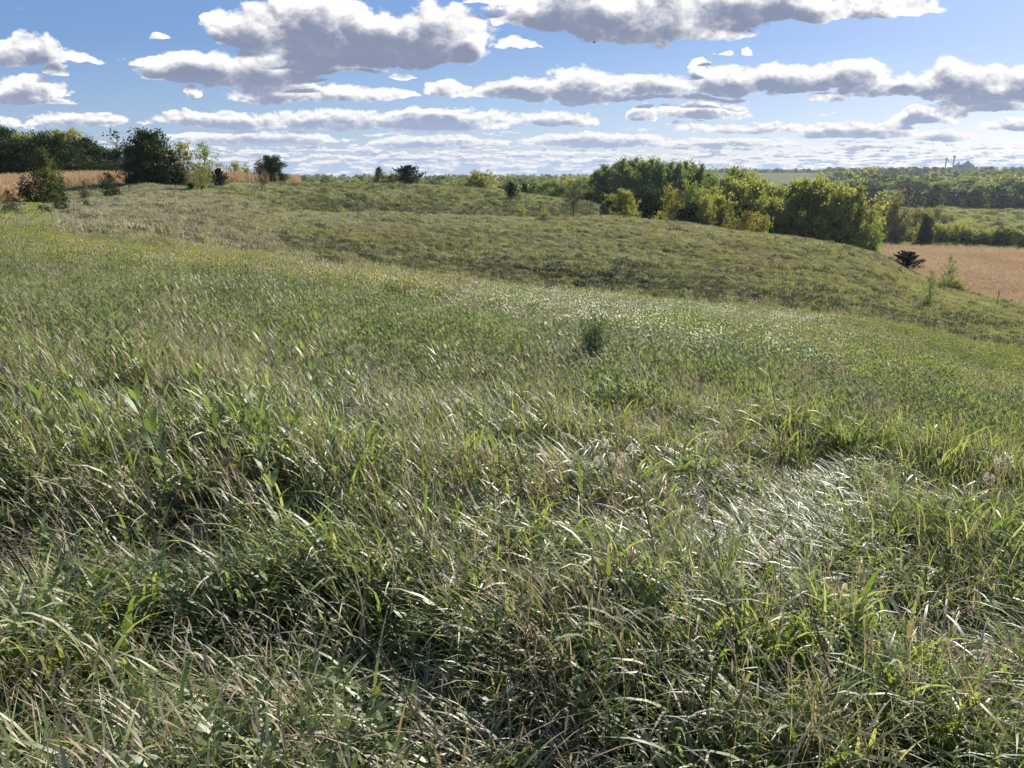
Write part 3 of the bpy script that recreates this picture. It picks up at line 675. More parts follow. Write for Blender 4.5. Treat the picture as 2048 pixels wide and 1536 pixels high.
def proto(kind, variant):
    key = (kind, variant)
    if key in PROTO: return PROTO[key]
    s = hash(kind) % 1 + variant*31+sum(map(ord, kind))
    spec = {   # name: height, width, options
     'broad_dark': dict(h=10, w=9.5, shape='broad', low=.05, n_limb=24, sub=14, leaves=54, leaf=.38, clus=.55, leafmat=M['t_dark']),
     'broad_mid': dict(h=12, w=10, shape='broad', low=.04, n_limb=20, sub=11, leaves=46, leaf=.38, clus=.62, leafmat=M['t_mid']),
     'broad_olive': dict(h=14, w=12, shape='broad', low=.02, n_limb=28, sub=13, leaves=44, leaf=.42, clus=.50, leafmat=M['t_olive'], trunks=3),
     'broad_yellow': dict(h=10, w=7, shape='oval', low=.10, n_limb=16, sub=9, leaves=40, leaf=.30, clus=.5, leafmat=M['t_yellow']),
     'broad_bright': dict(h=12, w=9, shape='oval', low=.04, n_limb=20, sub=10, leaves=46, leaf=.38, clus=.6, leafmat=M['t_bright']),
     'loose_pale': dict(h=8, w=5.5, shape='oval', low=.25, n_limb=13, sub=7, leaves=30, leaf=.25, clus=.42, leafmat=M['t_bright'], bark=M['barkpale']),
     'loose_tan': dict(h=8, w=6, shape='oval', low=.28, n_limb=14, sub=8, leaves=32, leaf=.26, clus=.45, leafmat=M['t_tan']),
     'poplar': dict(h=22, w=9, shape='poplar', low=.06, n_limb=34, sub=11, leaves=40, leaf=.46, clus=.62, leafmat=M['t_poplar'], bark=M['barkpale'], trunk_r=.012, up=.1),
     'shrub_dark': dict(h=3, w=3.6, shape='broad', low=.0, n_limb=12, sub=8, leaves=36, leaf=.16, clus=.26, leafmat=M['t_dark'], trunks=3, trunk_r=.012),
     'shrub_olive': dict(h=3, w=4, shape='broad', low=.0, n_limb=14, sub=8, leaves=34, leaf=.2, clus=.28, leafmat=M['t_olive'], trunks=3, trunk_r=.012),
     'shrub_grey': dict(h=3, w=4.5, shape='broad', low=.0, n_limb=14, sub=8, leaves=26, leaf=.18, clus=.3, leafmat=M['t_grey'], trunks=3, trunk_r=.012),
     'shrub_tan': dict(h=3, w=4.5, shape='broad', low=.0, n_limb=14, sub=8, leaves=34, leaf=.2, clus=.3, leafmat=M['t_tan'], trunks=3, trunk_r=.012),
     'shrub_red': dict(h=2, w=2.4, shape='broad', low=.0, n_limb=10, sub=7, leaves=30, leaf=.13, clus=.2, leafmat=M['t_red'], trunks=2, trunk_r=.012),
     'shrub_yellow': dict(h=2, w=3, shape='broad', low=.0, n_limb=10, sub=7, leaves=30, leaf=.15, clus=.2, leafmat=M['t_yellow'], trunks=2, trunk_r=.012),
     'sparse': dict(h=5, w=3.6, shape='oval', low=.45, n_limb=14, sub=7, leaves=14, leaf=.17, clus=.3, leafmat=M['t_grey'], trunk_r=.02),
     'bare': dict(h=12, w=8, shape='oval', low=.25, n_limb=18, sub=9, leaves=9, leaf=.22, clus=.55, leafmat=M['t_grey']),
     'slim': dict(h=6, w=3.0, shape='column', low=.02, n_limb=18, sub=8, leaves=34, leaf=.2, clus=.3, leafmat=M['t_olivedark']),
     'slim_green': dict(h=3.4, w=2.2, shape='broad', low=.08, n_limb=14, sub=6, leaves=20, leaf=.12, clus=.17, leafmat=M['t_poplar'], trunk_r=.012, trunks=3),
     'far_mid': dict(h=13, w=10, shape='broad', low=.02, n_limb=13, sub=7, leaves=22, leaf=.85, clus=.8, leafmat=M['t_mid']),
     'far_dark': dict(h=13, w=11, shape='broad', low=.02, n_limb=13, sub=7, leaves=22, leaf=.85, clus=.8, leafmat=M['t_far']),
     'far_bright': dict(h=15, w=9, shape='oval', low=.04, n_limb=13, sub=7, leaves=22, leaf=.8, clus=.8, leafmat=M['t_poplar']),
     'far_olive': dict(h=12, w=10, shape='broad', low=.02, n_limb=13, sub=7, leaves=22, leaf=.8, clus=.8, leafmat=M['t_olive']),
    }[kind]
    h, w = spec['h'], spec['w']
    PROTO[key] = (h, w)+make_tree_meshes(kind, s, **spec)
    return PROTO[key]
def juniper(seed, h, w, spikes=46, spiky=1.0):
    """eastern red cedar: pointed dark sprays rising from a short trunk"""
    r = np.random.default_rng(seed); T_ = MB(); C_ = MB()
    T_.tube([(0,0,-.2),(0,0,h*.45),(.02,0,h*.92)], [h*.03,h*.02,h*.006], 5)
    for i in range(spikes):
        t = (i+.5)/spikes; az = i*2.399+r.normal()*.3
        base = np.array([0, 0, h*(.04+.72*t)]); L = (w*.55*(1-t)**.75+h*.10)*r.uniform(.75, 1.2)
        d = np.array([math.cos(az), math.sin(az), (.35+1.3*t)*spiky*r.uniform(.7, 1.3)]); d /= np.linalg.norm(d)
        tip = base+d*L; T_.tube([base, base+d*L*.5+np.array([0,0,-.02]), tip], [h*.007,h*.004,h*.001], 3)
        n = 90; f = r.uniform(.12, 1.06, n); c = base+d*L*f[:, None]+r.normal(size=(n, 3))*(L*.17*(1.12-f))[:, None]
        C_.quads(c, 0, h*.045, 0, up=.5, asp=1.7, r=r)
    return T_.mesh('trunk', [M['bark']]), C_.mesh('crown', [M['t_cedar']])
for k_, (hh_, ww_, sp_) in enumerate([(3.0,3.8,.7),(3.0,3.4,1.0),(4.4,6.4,1.1),(3.0,3.4,1.5)]):
    PROTO[('cedar', k_)] = (hh_, ww_)+juniper(400+k_, hh_, ww_, 46 if k_ != 2 else 70, sp_)
count = {}
def tree(name, kind, variant, px, ytop, Rr, wpx, label, cat='tree', group=None, hfix=None, sink=.1, rz=None):
    h0, w0, tm, cm = proto(kind, variant)
    X, Y, Z = place(px, ytop, Rr)
    h = hfix or (EYE-Rr*az_dip(px, ytop)[1]-Z+sink); w = wpx*Rr/1590.0
    e = empty(name, (X, Y, Z-sink)); tag(e, label, cat, group)
    e.rotation_euler = (0, 0, random.uniform(0, 6.28) if rz is None else rz); e.scale = (w/w0, w/w0, h/h0)
    t = bpy.data.objects.new('trunk', tm); t.parent = e; COL.objects.link(t)
    c = bpy.data.objects.new('crown', cm); c.parent = e; COL.objects.link(c)
    if not (1.0 < h < 32): print('HEIGHT', label, round(h, 1))
    return e
A_ = tree
# hilltop at left, in front of the corn
A_('young_tree','slim',0, 82,297,90,48,'narrow yellow-green young tree standing between dark bushes at far left')
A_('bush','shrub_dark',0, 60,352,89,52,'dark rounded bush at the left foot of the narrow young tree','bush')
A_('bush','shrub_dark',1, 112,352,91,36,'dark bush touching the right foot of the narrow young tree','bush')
A_('bush','shrub_red',0, 20,380,88,26,'small reddish-brown bush at the left picture edge by the corn','bush')
A_('bush','shrub_dark',2, 215,341,118,34,'dark bush standing against the tan corn left of the great dark tree','bush')
A_('bush','shrub_grey',1, 166,358,112,20,'small grey bush in front of the tan corn','bush')
A_('shade_tree','broad_dark',0, 290,260,140,100,'great dark green round-headed tree, tallest on the left hilltop')
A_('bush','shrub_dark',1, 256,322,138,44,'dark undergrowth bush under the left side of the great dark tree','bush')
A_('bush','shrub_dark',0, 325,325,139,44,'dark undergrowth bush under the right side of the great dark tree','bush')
A_('maple_tree','broad_yellow',0, 355,281,141,54,'golden-tan leaved tree directly right of the great dark tree')
A_('tree','loose_pale',0, 405,285,142,54,'airy pale yellow-green tree right of the golden-tan tree')
A_('small_tree','loose_pale',1, 398,325,124,46,'small grey-green tree with a thin dark trunk before the airy pale tree')
A_('cedar_tree','cedar',1, 437,330,142,36,'dark cedar bush at the right end of the left tree group')
A_('cedar_bush','cedar',0, 380,363,122,18,'tiny dark cedar bush casting a shadow on the grass by the thin trunk','bush')
A_('bush','shrub_olive',0, 470,332,225,34,'small yellow-green tree top behind the corn, left one','bush', hfix=6)
A_('bush','shrub_olive',1, 492,338,230,26,'small yellow-green tree top behind the corn, right one','bush', hfix=5)
A_('round_tree','broad_dark',1, 540,310,182,52,'round dark green tree standing in the corn strip')
A_('red_tree','shrub_red',1, 519,320,179,24,'reddish autumn tree at the left side of the round dark green tree')
A_('bush','shrub_grey',0, 528,342,166,20,'grey bush before the round dark green tree','bush')
A_('small_tree','slim',1, 757,334,205,24,'slim green tree on the ridge left of the big dark cedar')
A_('bush','shrub_olive',2, 780,344,208,30,'yellow-green bush between the slim green tree and the big dark cedar','bush')
A_('cedar_tree','cedar',2, 815,328,207,62,'big dark spiky cedar on the ridge in the middle distance')
A_('cedar_bush','cedar',1, 1022,360,186,30,'dark cedar bush leaning on the farther hillside with a shadow at its left','bush')
A_('cedar_tree','cedar',3, 1050,350,262,26,'pointed dark cedar just behind the farther hill crest', hfix=9)
A_('round_tree','broad_olive',1, 957,340,275,72,'round yellow-green tree behind the ridge right of the big dark cedar')
A_('thin_tree','sparse',0, 1148,358,117,42,'nearly leafless thin tree with a bare trunk on the middle hill crest')
A_('round_tree','broad_olive',2, 1246,376,134,62,'rounded dense small tree at the end of the middle hill crest')
A_('bush','shrub_dark',2, 1212,398,132,30,'dark low bush at the left foot of the rounded dense small tree','bush')
A_('bush','shrub_yellow',0, 1041,410,128,22,'bright yellow-green bush below the cedar, left of a pair','bush')
A_('bush','shrub_yellow',1, 1090,416,127,24,'bright yellow-green bush below the cedar, right of a pair','bush')
# low shrubs in the grass at left
for px, yt, Rr, wp, lb in [(118,398,68,30,'low dark shrub on the grassy rise left of the lone dark shrub'),(172,398,80,16,'lone small dark shrub on the crest of the grassy rise'),
        (22,414,56,36,'dark shrub beside the bright green path patch at far left'),(86,414,57,28,'dark low shrub right of the green path patch'),(232,360+22,104,12,'tiny dark shrub on the slope under the hilltop trees')]:
    A_('low_shrub','shrub_dark',random.randint(0, 2),px,yt,Rr,wp,lb,'shrub', hfix=1.0 if Rr < 100 else .8)
# woodland at far left, behind the corn
wl = [(-60,262,200,70,'broad_dark'),(-15,252,205,72,'broad_dark'),(18,255,203,60,'broad_dark'),(45,262,198,50,'broad_olive'),(72,262,206,46,'broad_dark'),(101,250,212,46,'bare'),
      (128,254,204,66,'broad_olive'),(112,268,194,60,'broad_dark'),(160,274,200,58,'broad_dark'),(60,275,193,64,'broad_dark'),(10,275,192,66,'broad_dark'),(185,290,200,44,'broad_dark'),
      (208,300,204,36,'broad_dark'),(232,276,206,44,'bare'),(224,296,200,40,'broad_dark'),(258,290,206,36,'broad_dark')]
txt = {0:'dark tree at the left picture edge of the hilltop woodland',1:'green tree second from the left edge of the hilltop woodland',2:'dark tall tree near the left edge of the hilltop woodland',3:'bright yellow-olive tree top in the left half of the woodland',
 4:'dark green tree between the two yellow-olive tops of the woodland',5:'greyish thin-leaved tree top poking highest from the woodland',6:'golden olive tree top, highest coloured one of the woodland',7:'dark front tree below the golden olive tree top',
 8:'green rounded tree on the right shoulder of the woodland',9:'dark front tree below the bright yellow-olive tree top',10:'dark front tree at the left end of the woodland',11:'dark low tree at the right end of the woodland crown line',
 12:'small dark tree in the dip between woodland and great dark tree',13:'grey-brown twiggy tree behind the dip left of the great dark tree',14:'dark filler tree below the grey-brown twiggy tree',15:'dark tree hidden behind the left side of the great dark tree'}
for i, (px, yt, Rr, wp, kd) in enumerate(wl):
    A_('woodland_tree', kd, i % 3, px, yt, Rr, wp*1.15, txt[i], 'tree', 'trees of the hilltop woodland at left')
for i in range(10):
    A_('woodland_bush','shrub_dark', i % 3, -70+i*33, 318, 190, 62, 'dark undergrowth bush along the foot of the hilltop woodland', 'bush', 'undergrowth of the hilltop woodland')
# poplars
pop = [(1196,336,248),(1214,327,252),(1238,321,250),(1252,318,244),(1268,311,256),(1290,320,250),(1302,316,262),(1318,320,252),(1338,319,258),(1358,322,252),(1378,321,262),(1396,329,256),(1412,336,262)]
for i, (px, yt, Rr) in enumerate(pop):
    A_('poplar_tree','poplar', i % 4, px, yt, Rr, 46, 'tall upright poplar in the tight grey-green poplar grove', 'tree', 'poplar grove behind the middle hill')
for i, (px, yt, Rr, wp, kd, lb) in enumerate([(1180,372,235,50,'broad_mid','dark green tree low at the left end of the poplar grove'),(1120,364,245,60,'broad_mid','mid green tree behind the thin bare tree'),(1085,358,300,56,'broad_bright','green tree between the pointed cedar and the thin bare tree'),
    (1205,362,262,54,'broad_dark','dark tree behind the left poplars'),(1300,372,225,60,'broad_dark','dark low tree before the middle of the poplar grove'),(1345,385,222,50,'broad_dark','dark low tree right of centre before the poplar grove'),(1255,380,225,54,'broad_dark','dark low tree before the left poplars'),
    (1436,341,255,52,'broad_bright','bright green tree right of the poplar grove'),(1468,325,262,60,'broad_bright','bright green tree with the peaked top right of the poplar grove'),(1500,338,258,60,'broad_olive','olive tree behind the big yellow-olive trees, beside the peaked bright tree'),
    (1420,358,240,60,'broad_mid','green tree filling the gap below the bright green trees'),
    (1345,370,170,48,'broad_yellow','yellow-green tree at the left front of the big tree belt'),(1386,366,172,46,'broad_bright','light green tree second from the left front of the big tree belt'),(1412,384,168,36,'broad_yellow','small yellowish tree third from the left front of the big tree belt'),
    (1468,350,190,84,'broad_olive','big yellow-olive tree at the left of the great tree belt'),(1512,347,198,84,'broad_olive','big yellow-olive tree second from the left in the great tree belt'),(1440,385,176,56,'broad_olive','lower olive tree between the small yellowish tree and the big trees'),
    (1572,360,188,96,'broad_olive','big yellow-olive tree in the middle of the great tree belt'),(1622,346,186,104,'broad_olive','big yellow-olive tree right of the middle in the great tree belt'),(1668,357,184,96,'broad_olive','largest spreading olive tree near the right end of the great tree belt'),
    (1704,368,178,92,'broad_olive','spreading olive tree at the right end of the great tree belt'),(1545,390,178,66,'broad_olive','lower olive tree in the hollow between the big olive trees'),(1728,420,178,56,'broad_bright','pale green tree hanging low at the right end of the great tree belt'),
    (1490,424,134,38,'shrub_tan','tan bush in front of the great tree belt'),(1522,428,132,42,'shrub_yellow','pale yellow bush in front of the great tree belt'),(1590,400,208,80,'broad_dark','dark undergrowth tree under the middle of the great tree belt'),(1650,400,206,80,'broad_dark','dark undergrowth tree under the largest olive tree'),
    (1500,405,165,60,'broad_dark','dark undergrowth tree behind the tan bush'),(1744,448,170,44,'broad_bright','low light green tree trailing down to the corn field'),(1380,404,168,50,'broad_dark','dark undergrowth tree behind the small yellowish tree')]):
    A_('tree' if 'bush' not in lb else 'bush', kd, i % 3, px, yt, Rr, wp*1.2, lb, 'bush' if 'bush' in lb.split(' in ')[0] else 'tree')
# right hillside
A_('cedar_tree','cedar',0, 1815,497,124,66,'dark spreading cedar on the hill edge against the tan corn')
A_('small_tree','slim_green',0, 1868,534,98,24,'slim green sapling on the right hillside casting a small shadow')
A_('small_tree','slim_green',1, 1905,508,122,32,'upright feathery green young tree before the tan corn')
A_('bush','shrub_olive',2, 1922,532,121,36,'loose green bush at the right foot of the upright feathery young tree','bush', hfix=1.7)
# valley: shrubs past the corn
A_('bush','shrub_tan',0, 1785,393,345,66,'large tan-olive bush in the valley right of the great tree belt','bush')
A_('bush','shrub_grey',0, 1803,418,338,44,'grey leafless thicket beside the large tan-olive bush','bush')
A_('bush','shrub_tan',1, 1838,414,365,62,'russet bush right of the grey leafless thicket','bush')
A_('bush','shrub_tan',2, 1880,416,480,40,'low russet bush at the left end of the wet meadow','bush')
A_('small_tree','broad_dark',2, 1857,428,330,26,'dark narrow tree standing alone among the pale valley shrubs')
r_ = random.Random(3)
for i in range(16):
    A_('valley_shrub','shrub_olive', i % 3, 1755+i*9.5+r_.uniform(-4, 4), r_.uniform(440, 462), 328+r_.uniform(0, 30), r_.uniform(14, 30), 'pale olive shrub in the row between green strip and wet meadow', 'shrub', 'pale shrubs past the valley corn')
for i in range(20):
    A_('valley_shrub', ['shrub_olive','shrub_dark'][i % 3 == 1 or i > 11], i % 3, 1880+i*11+r_.uniform(-7, 7), 452+i*.8+r_.uniform(-10, 10), 327+r_.uniform(0, 26), r_.uniform(20, 44), 'dense shrub in the tall thicket at the right behind the corn', 'shrub', 'thicket behind the corn at right')  # dark leaf colour at the right end paints in the thicket's shaded near face
for i in range(70):
    px = r_.uniform(1860, 2130); Rr = r_.uniform(375, 700)
    X, Y, Z = place(px, 430, Rr)
    A_('meadow_shrub', r_.choice(['shrub_olive','shrub_olive','shrub_tan','shrub_dark']), i % 3, px, 430, Rr, r_.uniform(5, 9)*1590/Rr, 'small shrub dotted over the pale green wet meadow', 'shrub', 'shrubs dotted over the wet meadow', hfix=r_.uniform(2.0, 3.8))
# valley tree belt on the right behind the meadow
for i in range(76):
    px = 1690+i*6.3+r_.uniform(-7, 7); row = i % 3
    Rr = [735, 870, 1010][row]+r_.uniform(-20, 30); yt = [374, 362, 350][row]+r_.uniform(-9, 7)-(8 if 1960 < px < 2060 and row == 0 else 0)
    A_('valley_tree', r_.choice(['far_mid','far_mid','far_dark','far_bright','far_olive'] if row else ['far_dark','far_dark','far_mid','far_bright']), i % 3, px, yt, Rr, r_.uniform(34, 54), 'leafy tree in the broad valley tree belt beyond the wet meadow', 'tree', 'valley tree belt at right')
A_('round_tree','far_bright',1, 1945,340,1080,36,'pale round-topped tree rising above the valley tree belt')
A_('round_tree','far_olive',1, 1738,336,1080,52,'olive rounded tree rising right above the great tree belt')
# valley trees in the centre behind the hills
for i in range(70):
    px = 600+i*9.2+r_.uniform(-8, 8); row = i % 3
    Rr = [430, 620, 850][row]+r_.uniform(-30, 40); yt = [366, 359, 353][row]+r_.uniform(-4, 4)
    if px < 700 and row == 0: continue
    A_('valley_tree', r_.choice(['far_mid','far_dark','far_bright','far_olive','far_mid']), i % 3, px, yt, Rr, r_.uniform(32, 50), 'tree in the wooded valley beyond the farther hill', 'tree', 'wooded valley beyond the farther hill')

# far woods, fields
def wood(name, n, pxa, pxb, Ra, Rb, label, hs=(9, 15), kinds=('far_dark','far_mid','far_olive')):
    px = rng.uniform(pxa, pxb, n); Rr = rng.uniform(Ra, Rb, n); a = np.array([az_dip(q, 345)[0] for q in px])
    X = Rr*np.sin(a); Y = Rr*np.cos(a); k = vnoise(X, Y, 90, 51) > .30; X, Y = X[k], Y[k]; Z = height(X, Y)-.3
    ss_ = []
    for kd in kinds:
        for v_ in (0, 1):
            p = proto(kd, v_); ss_.append(bpy.data.objects.new('x', p[3]))
    m_ = len(X); h = rng.uniform(*hs, m_)/13; w = h*rng.uniform(.9, 1.5, m_)
    return scatter(name, np.stack([X, Y, Z], 1), np.stack([np.zeros(m_)]*2+[rng.uniform(0, 6.28, m_)], 1), np.stack([w, w, h], 1), rng.integers(0, len(ss_), m_), ss_, label, 'woods')
wood('far_woods', 900, 480, 1260, 1050, 2400, 'dark band of distant woods along the horizon in the centre')
wood('far_woods', 420, 1240, 1720, 2150, 2450, 'thin line of distant trees above the pale field', hs=(7, 14))
wood('far_woods', 1500, 1655, 2300, 1350, 2080, 'blue-green wooded ridge on the horizon at right', hs=(9, 15))
wood('far_woods', 160, 1240, 1700, 1000, 1300, 'low woods before the pale distant field', hs=(8, 12))

def sheet(name, poly_fn, na_, nr_, a0, a1, r0f, r1f, mat, lift=.05):
    az = np.linspace(a0, a1, na_); P_ = []
    for a in az:
        for t in np.linspace(0, 1, nr_):
            q = r0f(a)*(1-t)+r1f(a)*t; x, y = q*math.sin(a), q*math.cos(a); P_.append((x, y, float(height(x, y))+lift))
    i0 = (np.arange(na_-1)[:, None]*nr_+np.arange(nr_-1)[None, :]).ravel()
    me = mesh_np(name, P_, np.stack([i0, i0+nr_, i0+nr_+1, i0+1], 1)[:, ::-1], mats=[mat], smooth=True)
    o = obj(name, me); tag(o, kind='structure'); return o
azp = lambda p: az_dip(p, 480)[0]
m_strip = plain_mat('green_strip', (.11,.20,.05), (.15,.25,.06), .3)
m_wet = plain_mat('wet_meadow', (.17,.185,.09), (.24,.225,.12), .05)
def prob_wet(X, Y, px, py):
    n = len(X); z = np.zeros(n); a = vnoise(X, Y, 18, 71)
    return np.stack([z+.5, z+.5, .2+a, .2+a, z, z, z+.5, z+.5, .2+.3*a, z+.15, z+.15, .3+.4*a, z+.25, z+.2], 1)
cover('wet_meadow_plants', 36000, 324, 740, 22, 42, srcD, prob_wet, 2.2, 3.6, 'pale green marsh grass in the valley meadow beyond the corn', 'grass', 1.6)
m_field = plain_mat('far_field', (.14,.155,.085), (.20,.19,.11), .02)
m_bare = plain_mat('bare_field', (.30,.24,.17), (.25,.20,.15), .03)
pf = [(1500,298),(1700,306),(1760,308),(1850,310),(1950,312),(2048,314),(2500,318)]
fa = np.array([azp(p) for p, _ in pf]); fr = [r for _, r in pf]
sheet('grass_strip', None, 60, 4, azp(1700), azp(2300), lambda a: float(np.interp(a, fa, fr))-1, lambda a: float(np.interp(a, fa, fr))+13, m_strip, .12)
sheet('wet_meadow', None, 60, 30, azp(1740), azp(2400), lambda a: float(np.interp(a, fa, fr))+13, lambda a: 760, m_wet, .15)
sheet('far_field', None, 60, 30, azp(1400), azp(1760), lambda a: 1320, lambda a: 2150, m_field, .5)
sheet('bare_field', None, 30, 14, azp(1930), azp(2400), lambda a: 1120, lambda a: 1330, m_bare, .5)
print('objects', len(bpy.data.objects))

# ------------------------------------------------------------------ single plants of the foreground
def ground_at(px, py, veg=0.0):
    """walk along the sight line of a pixel until it meets the ground (+ plant height)"""
    x, y, z = ray(px, py); h = math.hypot(x, y)
    for q in np.geomspace(1.0, 400, 2400):
        X, Y = q*x/h, q*y/h
        if EYE+q*z/h <= float(height(X, Y))+veg: return X, Y, float(height(X, Y))
    return X, Y, float(height(X, Y))
def single(name, b, mats, px, py, veg, label, cat, group=None, scale=1.0, parts=None, rz=None):
    X, Y, Z = ground_at(px, py, veg); e = empty(name, (X, Y, Z-.02)); tag(e, label, cat, group)
    e.scale = (scale,)*3; e.rotation_euler = (0, 0, rng.uniform(-.5, .5) if rz is None else rz)
    for nm, me in parts:
        o = bpy.data.objects.new(nm, me); o.parent = e; COL.objects.link(o)
    return e
M['milk'] = leaf_mat('milkweed_leaf', [(.14,.19,.08),(.18,.235,.10),(.22,.26,.12),(.26,.27,.13)], 0.5, 0.4, 0.4)
M['seed'] = leaf_mat('white_fluff', [(0.72, 0.66, 0.54), (0.8, 0.74, 0.62), (0.6, 0.52, 0.4)], 0.8, 0.4, 0.1, tint=(1.05,1.0,.95))
M['twig'] = plain_mat('pale_twig', (.48,.41,.32), (.34,.28,.22), 30)
def milkweed(seed):
    r = np.random.default_rng(seed); s_ = MB(); l_ = MB(); h = .62
    tt = np.linspace(0, 1, 6); c = np.stack([-.10*tt**2+0*tt, .02*np.sin(tt*3), h*tt], 1); s_.tube(c, np.linspace(.005, .003, 6), 5)
    for k in range(8):
        z = .22+.78*k/7; p = np.array([np.interp(z, tt, c[:, i]) for i in range(3)])
        for q in (0, math.pi):
            l_.blade(p, k*1.57+q+r.normal()*.2, r.uniform(.11,.17)*(1.15-.4*z), r.uniform(.022,.032), r.uniform(.25,.8)-.2*(k == 7), r.uniform(.3,.9), 5, 0, r.normal()*.5, True)
    return s_.mesh('stem', [M['stalk']]), l_.mesh('leaves', [M['milk']])
mk = [milkweed(500+k) for k in range(4)]
mp = [(20,860),(60,700),(90,845),(125,870),(165,800),(200,862),(245,670),(262,700),(300,790),(315,680),(330,900),(355,830),(400,770),(415,690),(428,745),(440,830),(470,880),(505,650),(545,720),(560,980),(600,870),(615,625),(640,760),
      (660,690),(720,760),(890,730),(905,690),(1010,900),(1060,760),(1130,790),(1250,770),(1300,740),(1460,700),(1560,790),(1590,860),(1640,900),(1760,840),(1810,780),(1900,900),(1500,1000),(330,640),(150,690),(10,760)]
for i, (px, py) in enumerate(mp[:34:1]):
    m_ = mk[i % 4]; single('milkweed_plant', None, None, px, py, .45, 'upright milkweed with broad paired leaves rising from the front grass', 'plant', 'milkweeds in the front grass', rng.uniform(.75, 1.15), [('stem', m_[0]), ('leaves', m_[1])])
def dark_stalk(seed):
    r = np.random.default_rng(seed); s_ = MB(); l_ = MB(); h = .62; tt = np.linspace(0, 1, 7)
    c = np.stack([-.16*tt**1.6, .03*np.sin(tt*4), h*tt], 1); s_.tube(c, np.linspace(.0045, .002, 7), 5)
    n = 60; t = r.uniform(.55, 1.0, n); p = np.stack([np.interp(t, tt, c[:, i]) for i in range(3)], 1)+r.normal(size=(n, 3))*.010
    l_.quads(p, 0, .013, 0, r=r)
    for k in range(9):
        z = .15+.05*k; q = np.array([np.interp(z, tt, c[:, i]) for i in range(3)]); l_.blade(q, r.uniform(0, 6.28), .09, .010, .9, 1.4, 3, 0, 0, True)
    return s_.mesh('stem', [M['stalk']]), l_.mesh('seed_head', [M['darkseed']])
M['darkseed'] = leaf_mat('dark_seed', [(.10,.07,.05),(.14,.10,.07),(.19,.15,.11)], 0.8, 0.15, 0.1)
ds = [dark_stalk(600+k) for k in range(3)]
dp = [(25,1000),(70,1060),(200,600),(235,590),(205,880),(480,870),(500,905),(780,900),(860,980),(905,1060),(1060,900),(1078,880),(1145,1240),(1245,880),(1390,760),(1440,740),(1480,745),(1585,860),(1610,950),(1470,1010),(1690,800),(1720,790),(1770,800),(1800,820),(1860,900),(1950,910),(1340,1010),
      (1000,690),(1030,685),(1062,690),(1110,700),(960,670),(1290,700),(1330,705),(620,1250),(860,1330),(1520,1180),(1710,1250),(330,1330),(1930,1100)]
for i, (px, py) in enumerate(dp):
    m_ = ds[i % 3]; single('dried_stalk', None, None, px, py, .5, 'thin dark dried seed stalk leaning left over the grass', 'plant', 'dark dried stalks in the grass', rng.uniform(.7, 1.15), [('stem', m_[0]), ('seed_head', m_[1])])
def fluff(seed):
    r = np.random.default_rng(seed); s_ = MB(); out = []; tt = np.linspace(0, 1, 5)
    for k in range(4):
        a = r.uniform(0, 6.28); sp = r.uniform(.01, .06); h = r.uniform(.46, .60)
        c = np.stack([math.cos(a)*sp*tt-.08*tt**2, math.sin(a)*sp*tt, h*tt], 1); s_.tube(c, np.linspace(.003, .0015, 5), 4)
        n = 70; l_ = MB(); l_.quads(c[-1]+r.normal(size=(n, 3))*np.array([.007, .007, .014]), 0, .014, 0, r=r)
        out.append(('seed_head', l_.mesh('seed_head', [M['seed']])))
    return [('stems', s_.mesh('stems', [M['stalk']]))]+out
fl = [fluff(700+k) for k in range(3)]
for i, (px, py) in enumerate([(1234,893),(1268,900),(2030,910),(2018,930),(1570,1070)]):
    single('wildflower', None, None, px, py, .5, 'pale fluffy seed heads on thin stems in the grass', 'wildflower', 'pale fluffy seed heads', rng.uniform(.8, 1.0), fl[i % 3])
# the feathery bush in the middle of the near slope
def feathery(seed, h, w):
    r = np.random.default_rng(seed); s_ = MB(); l_ = MB()
    for k in range(34):
        a = r.uniform(0, 6.28); sp = w/2*r.uniform(.1, 1.0); hh = h*r.uniform(.55, 1.0)*(1-.35*(sp/(w/2))**2); tt = np.linspace(0, 1, 5)
        c = np.stack([math.cos(a)*sp*tt**1.2, math.sin(a)*sp*tt**1.2, hh*tt], 1); s_.tube(c, np.linspace(.006, .0015, 5), 4)
        n = 90; t = r.uniform(.25, 1.03, n); p = np.stack([np.interp(t, tt, c[:, i]) for i in range(3)], 1)+r.normal(size=(n, 3))*.028
        l_.quads(p, 0, .019, 0, up=.5, asp=2.4, r=r)
    return s_.mesh('stems', [M['stalk']]), l_.mesh('foliage', [M['sage']])
M['sage'] = leaf_mat('feathery_leaf', [(.10,.13,.07),(.13,.165,.085),(.17,.20,.11)], .7, .3, .2)
f_ = feathery(800, .80, .85)
X, Y, Z = ground_at(1190, 712, .25); e = empty('bush', (X, Y, Z)); tag(e, 'dark feathery bush standing alone in the middle of the near slope', 'bush')
for nm, me in (('stems', f_[0]), ('foliage', f_[1])):
    o = bpy.data.objects.new(nm, me); o.parent = e; COL.objects.link(o)
for px, py, sc_, lb in [(1480,692,.62,'small dark feathery bush right of the larger feathery bush'),(640,480+22,.5,'small grey twiggy bush in the yellow-green band')]:
    X, Y, Z = ground_at(px, py, .2); e = empty('bush', (X, Y, Z)); tag(e, lb, 'bush'); e.scale = (sc_*1.1, sc_*1.1, sc_)
    for nm, me in (('stems', f_[0]), ('foliage', f_[1])):
        o = bpy.data.objects.new(nm, me); o.parent = e; COL.objects.link(o)
# fence post at the field edge
X, Y, Z = place(1997, 590, 112); b = MB(); b.tube([(0,0,-.2),(0,0,.8),(.03,0,1.75)], [.05,.048,.045], 6); b.tube([(.03,0,1.75),(.03,0,1.77)], [.045,.001], 6)
o = obj('fence_post', b.mesh('fence_post', [M['stalk']])); o.location = (X, Y, Z); tag(o, 'lone thin dark post at the lower edge of the valley corn', 'post')
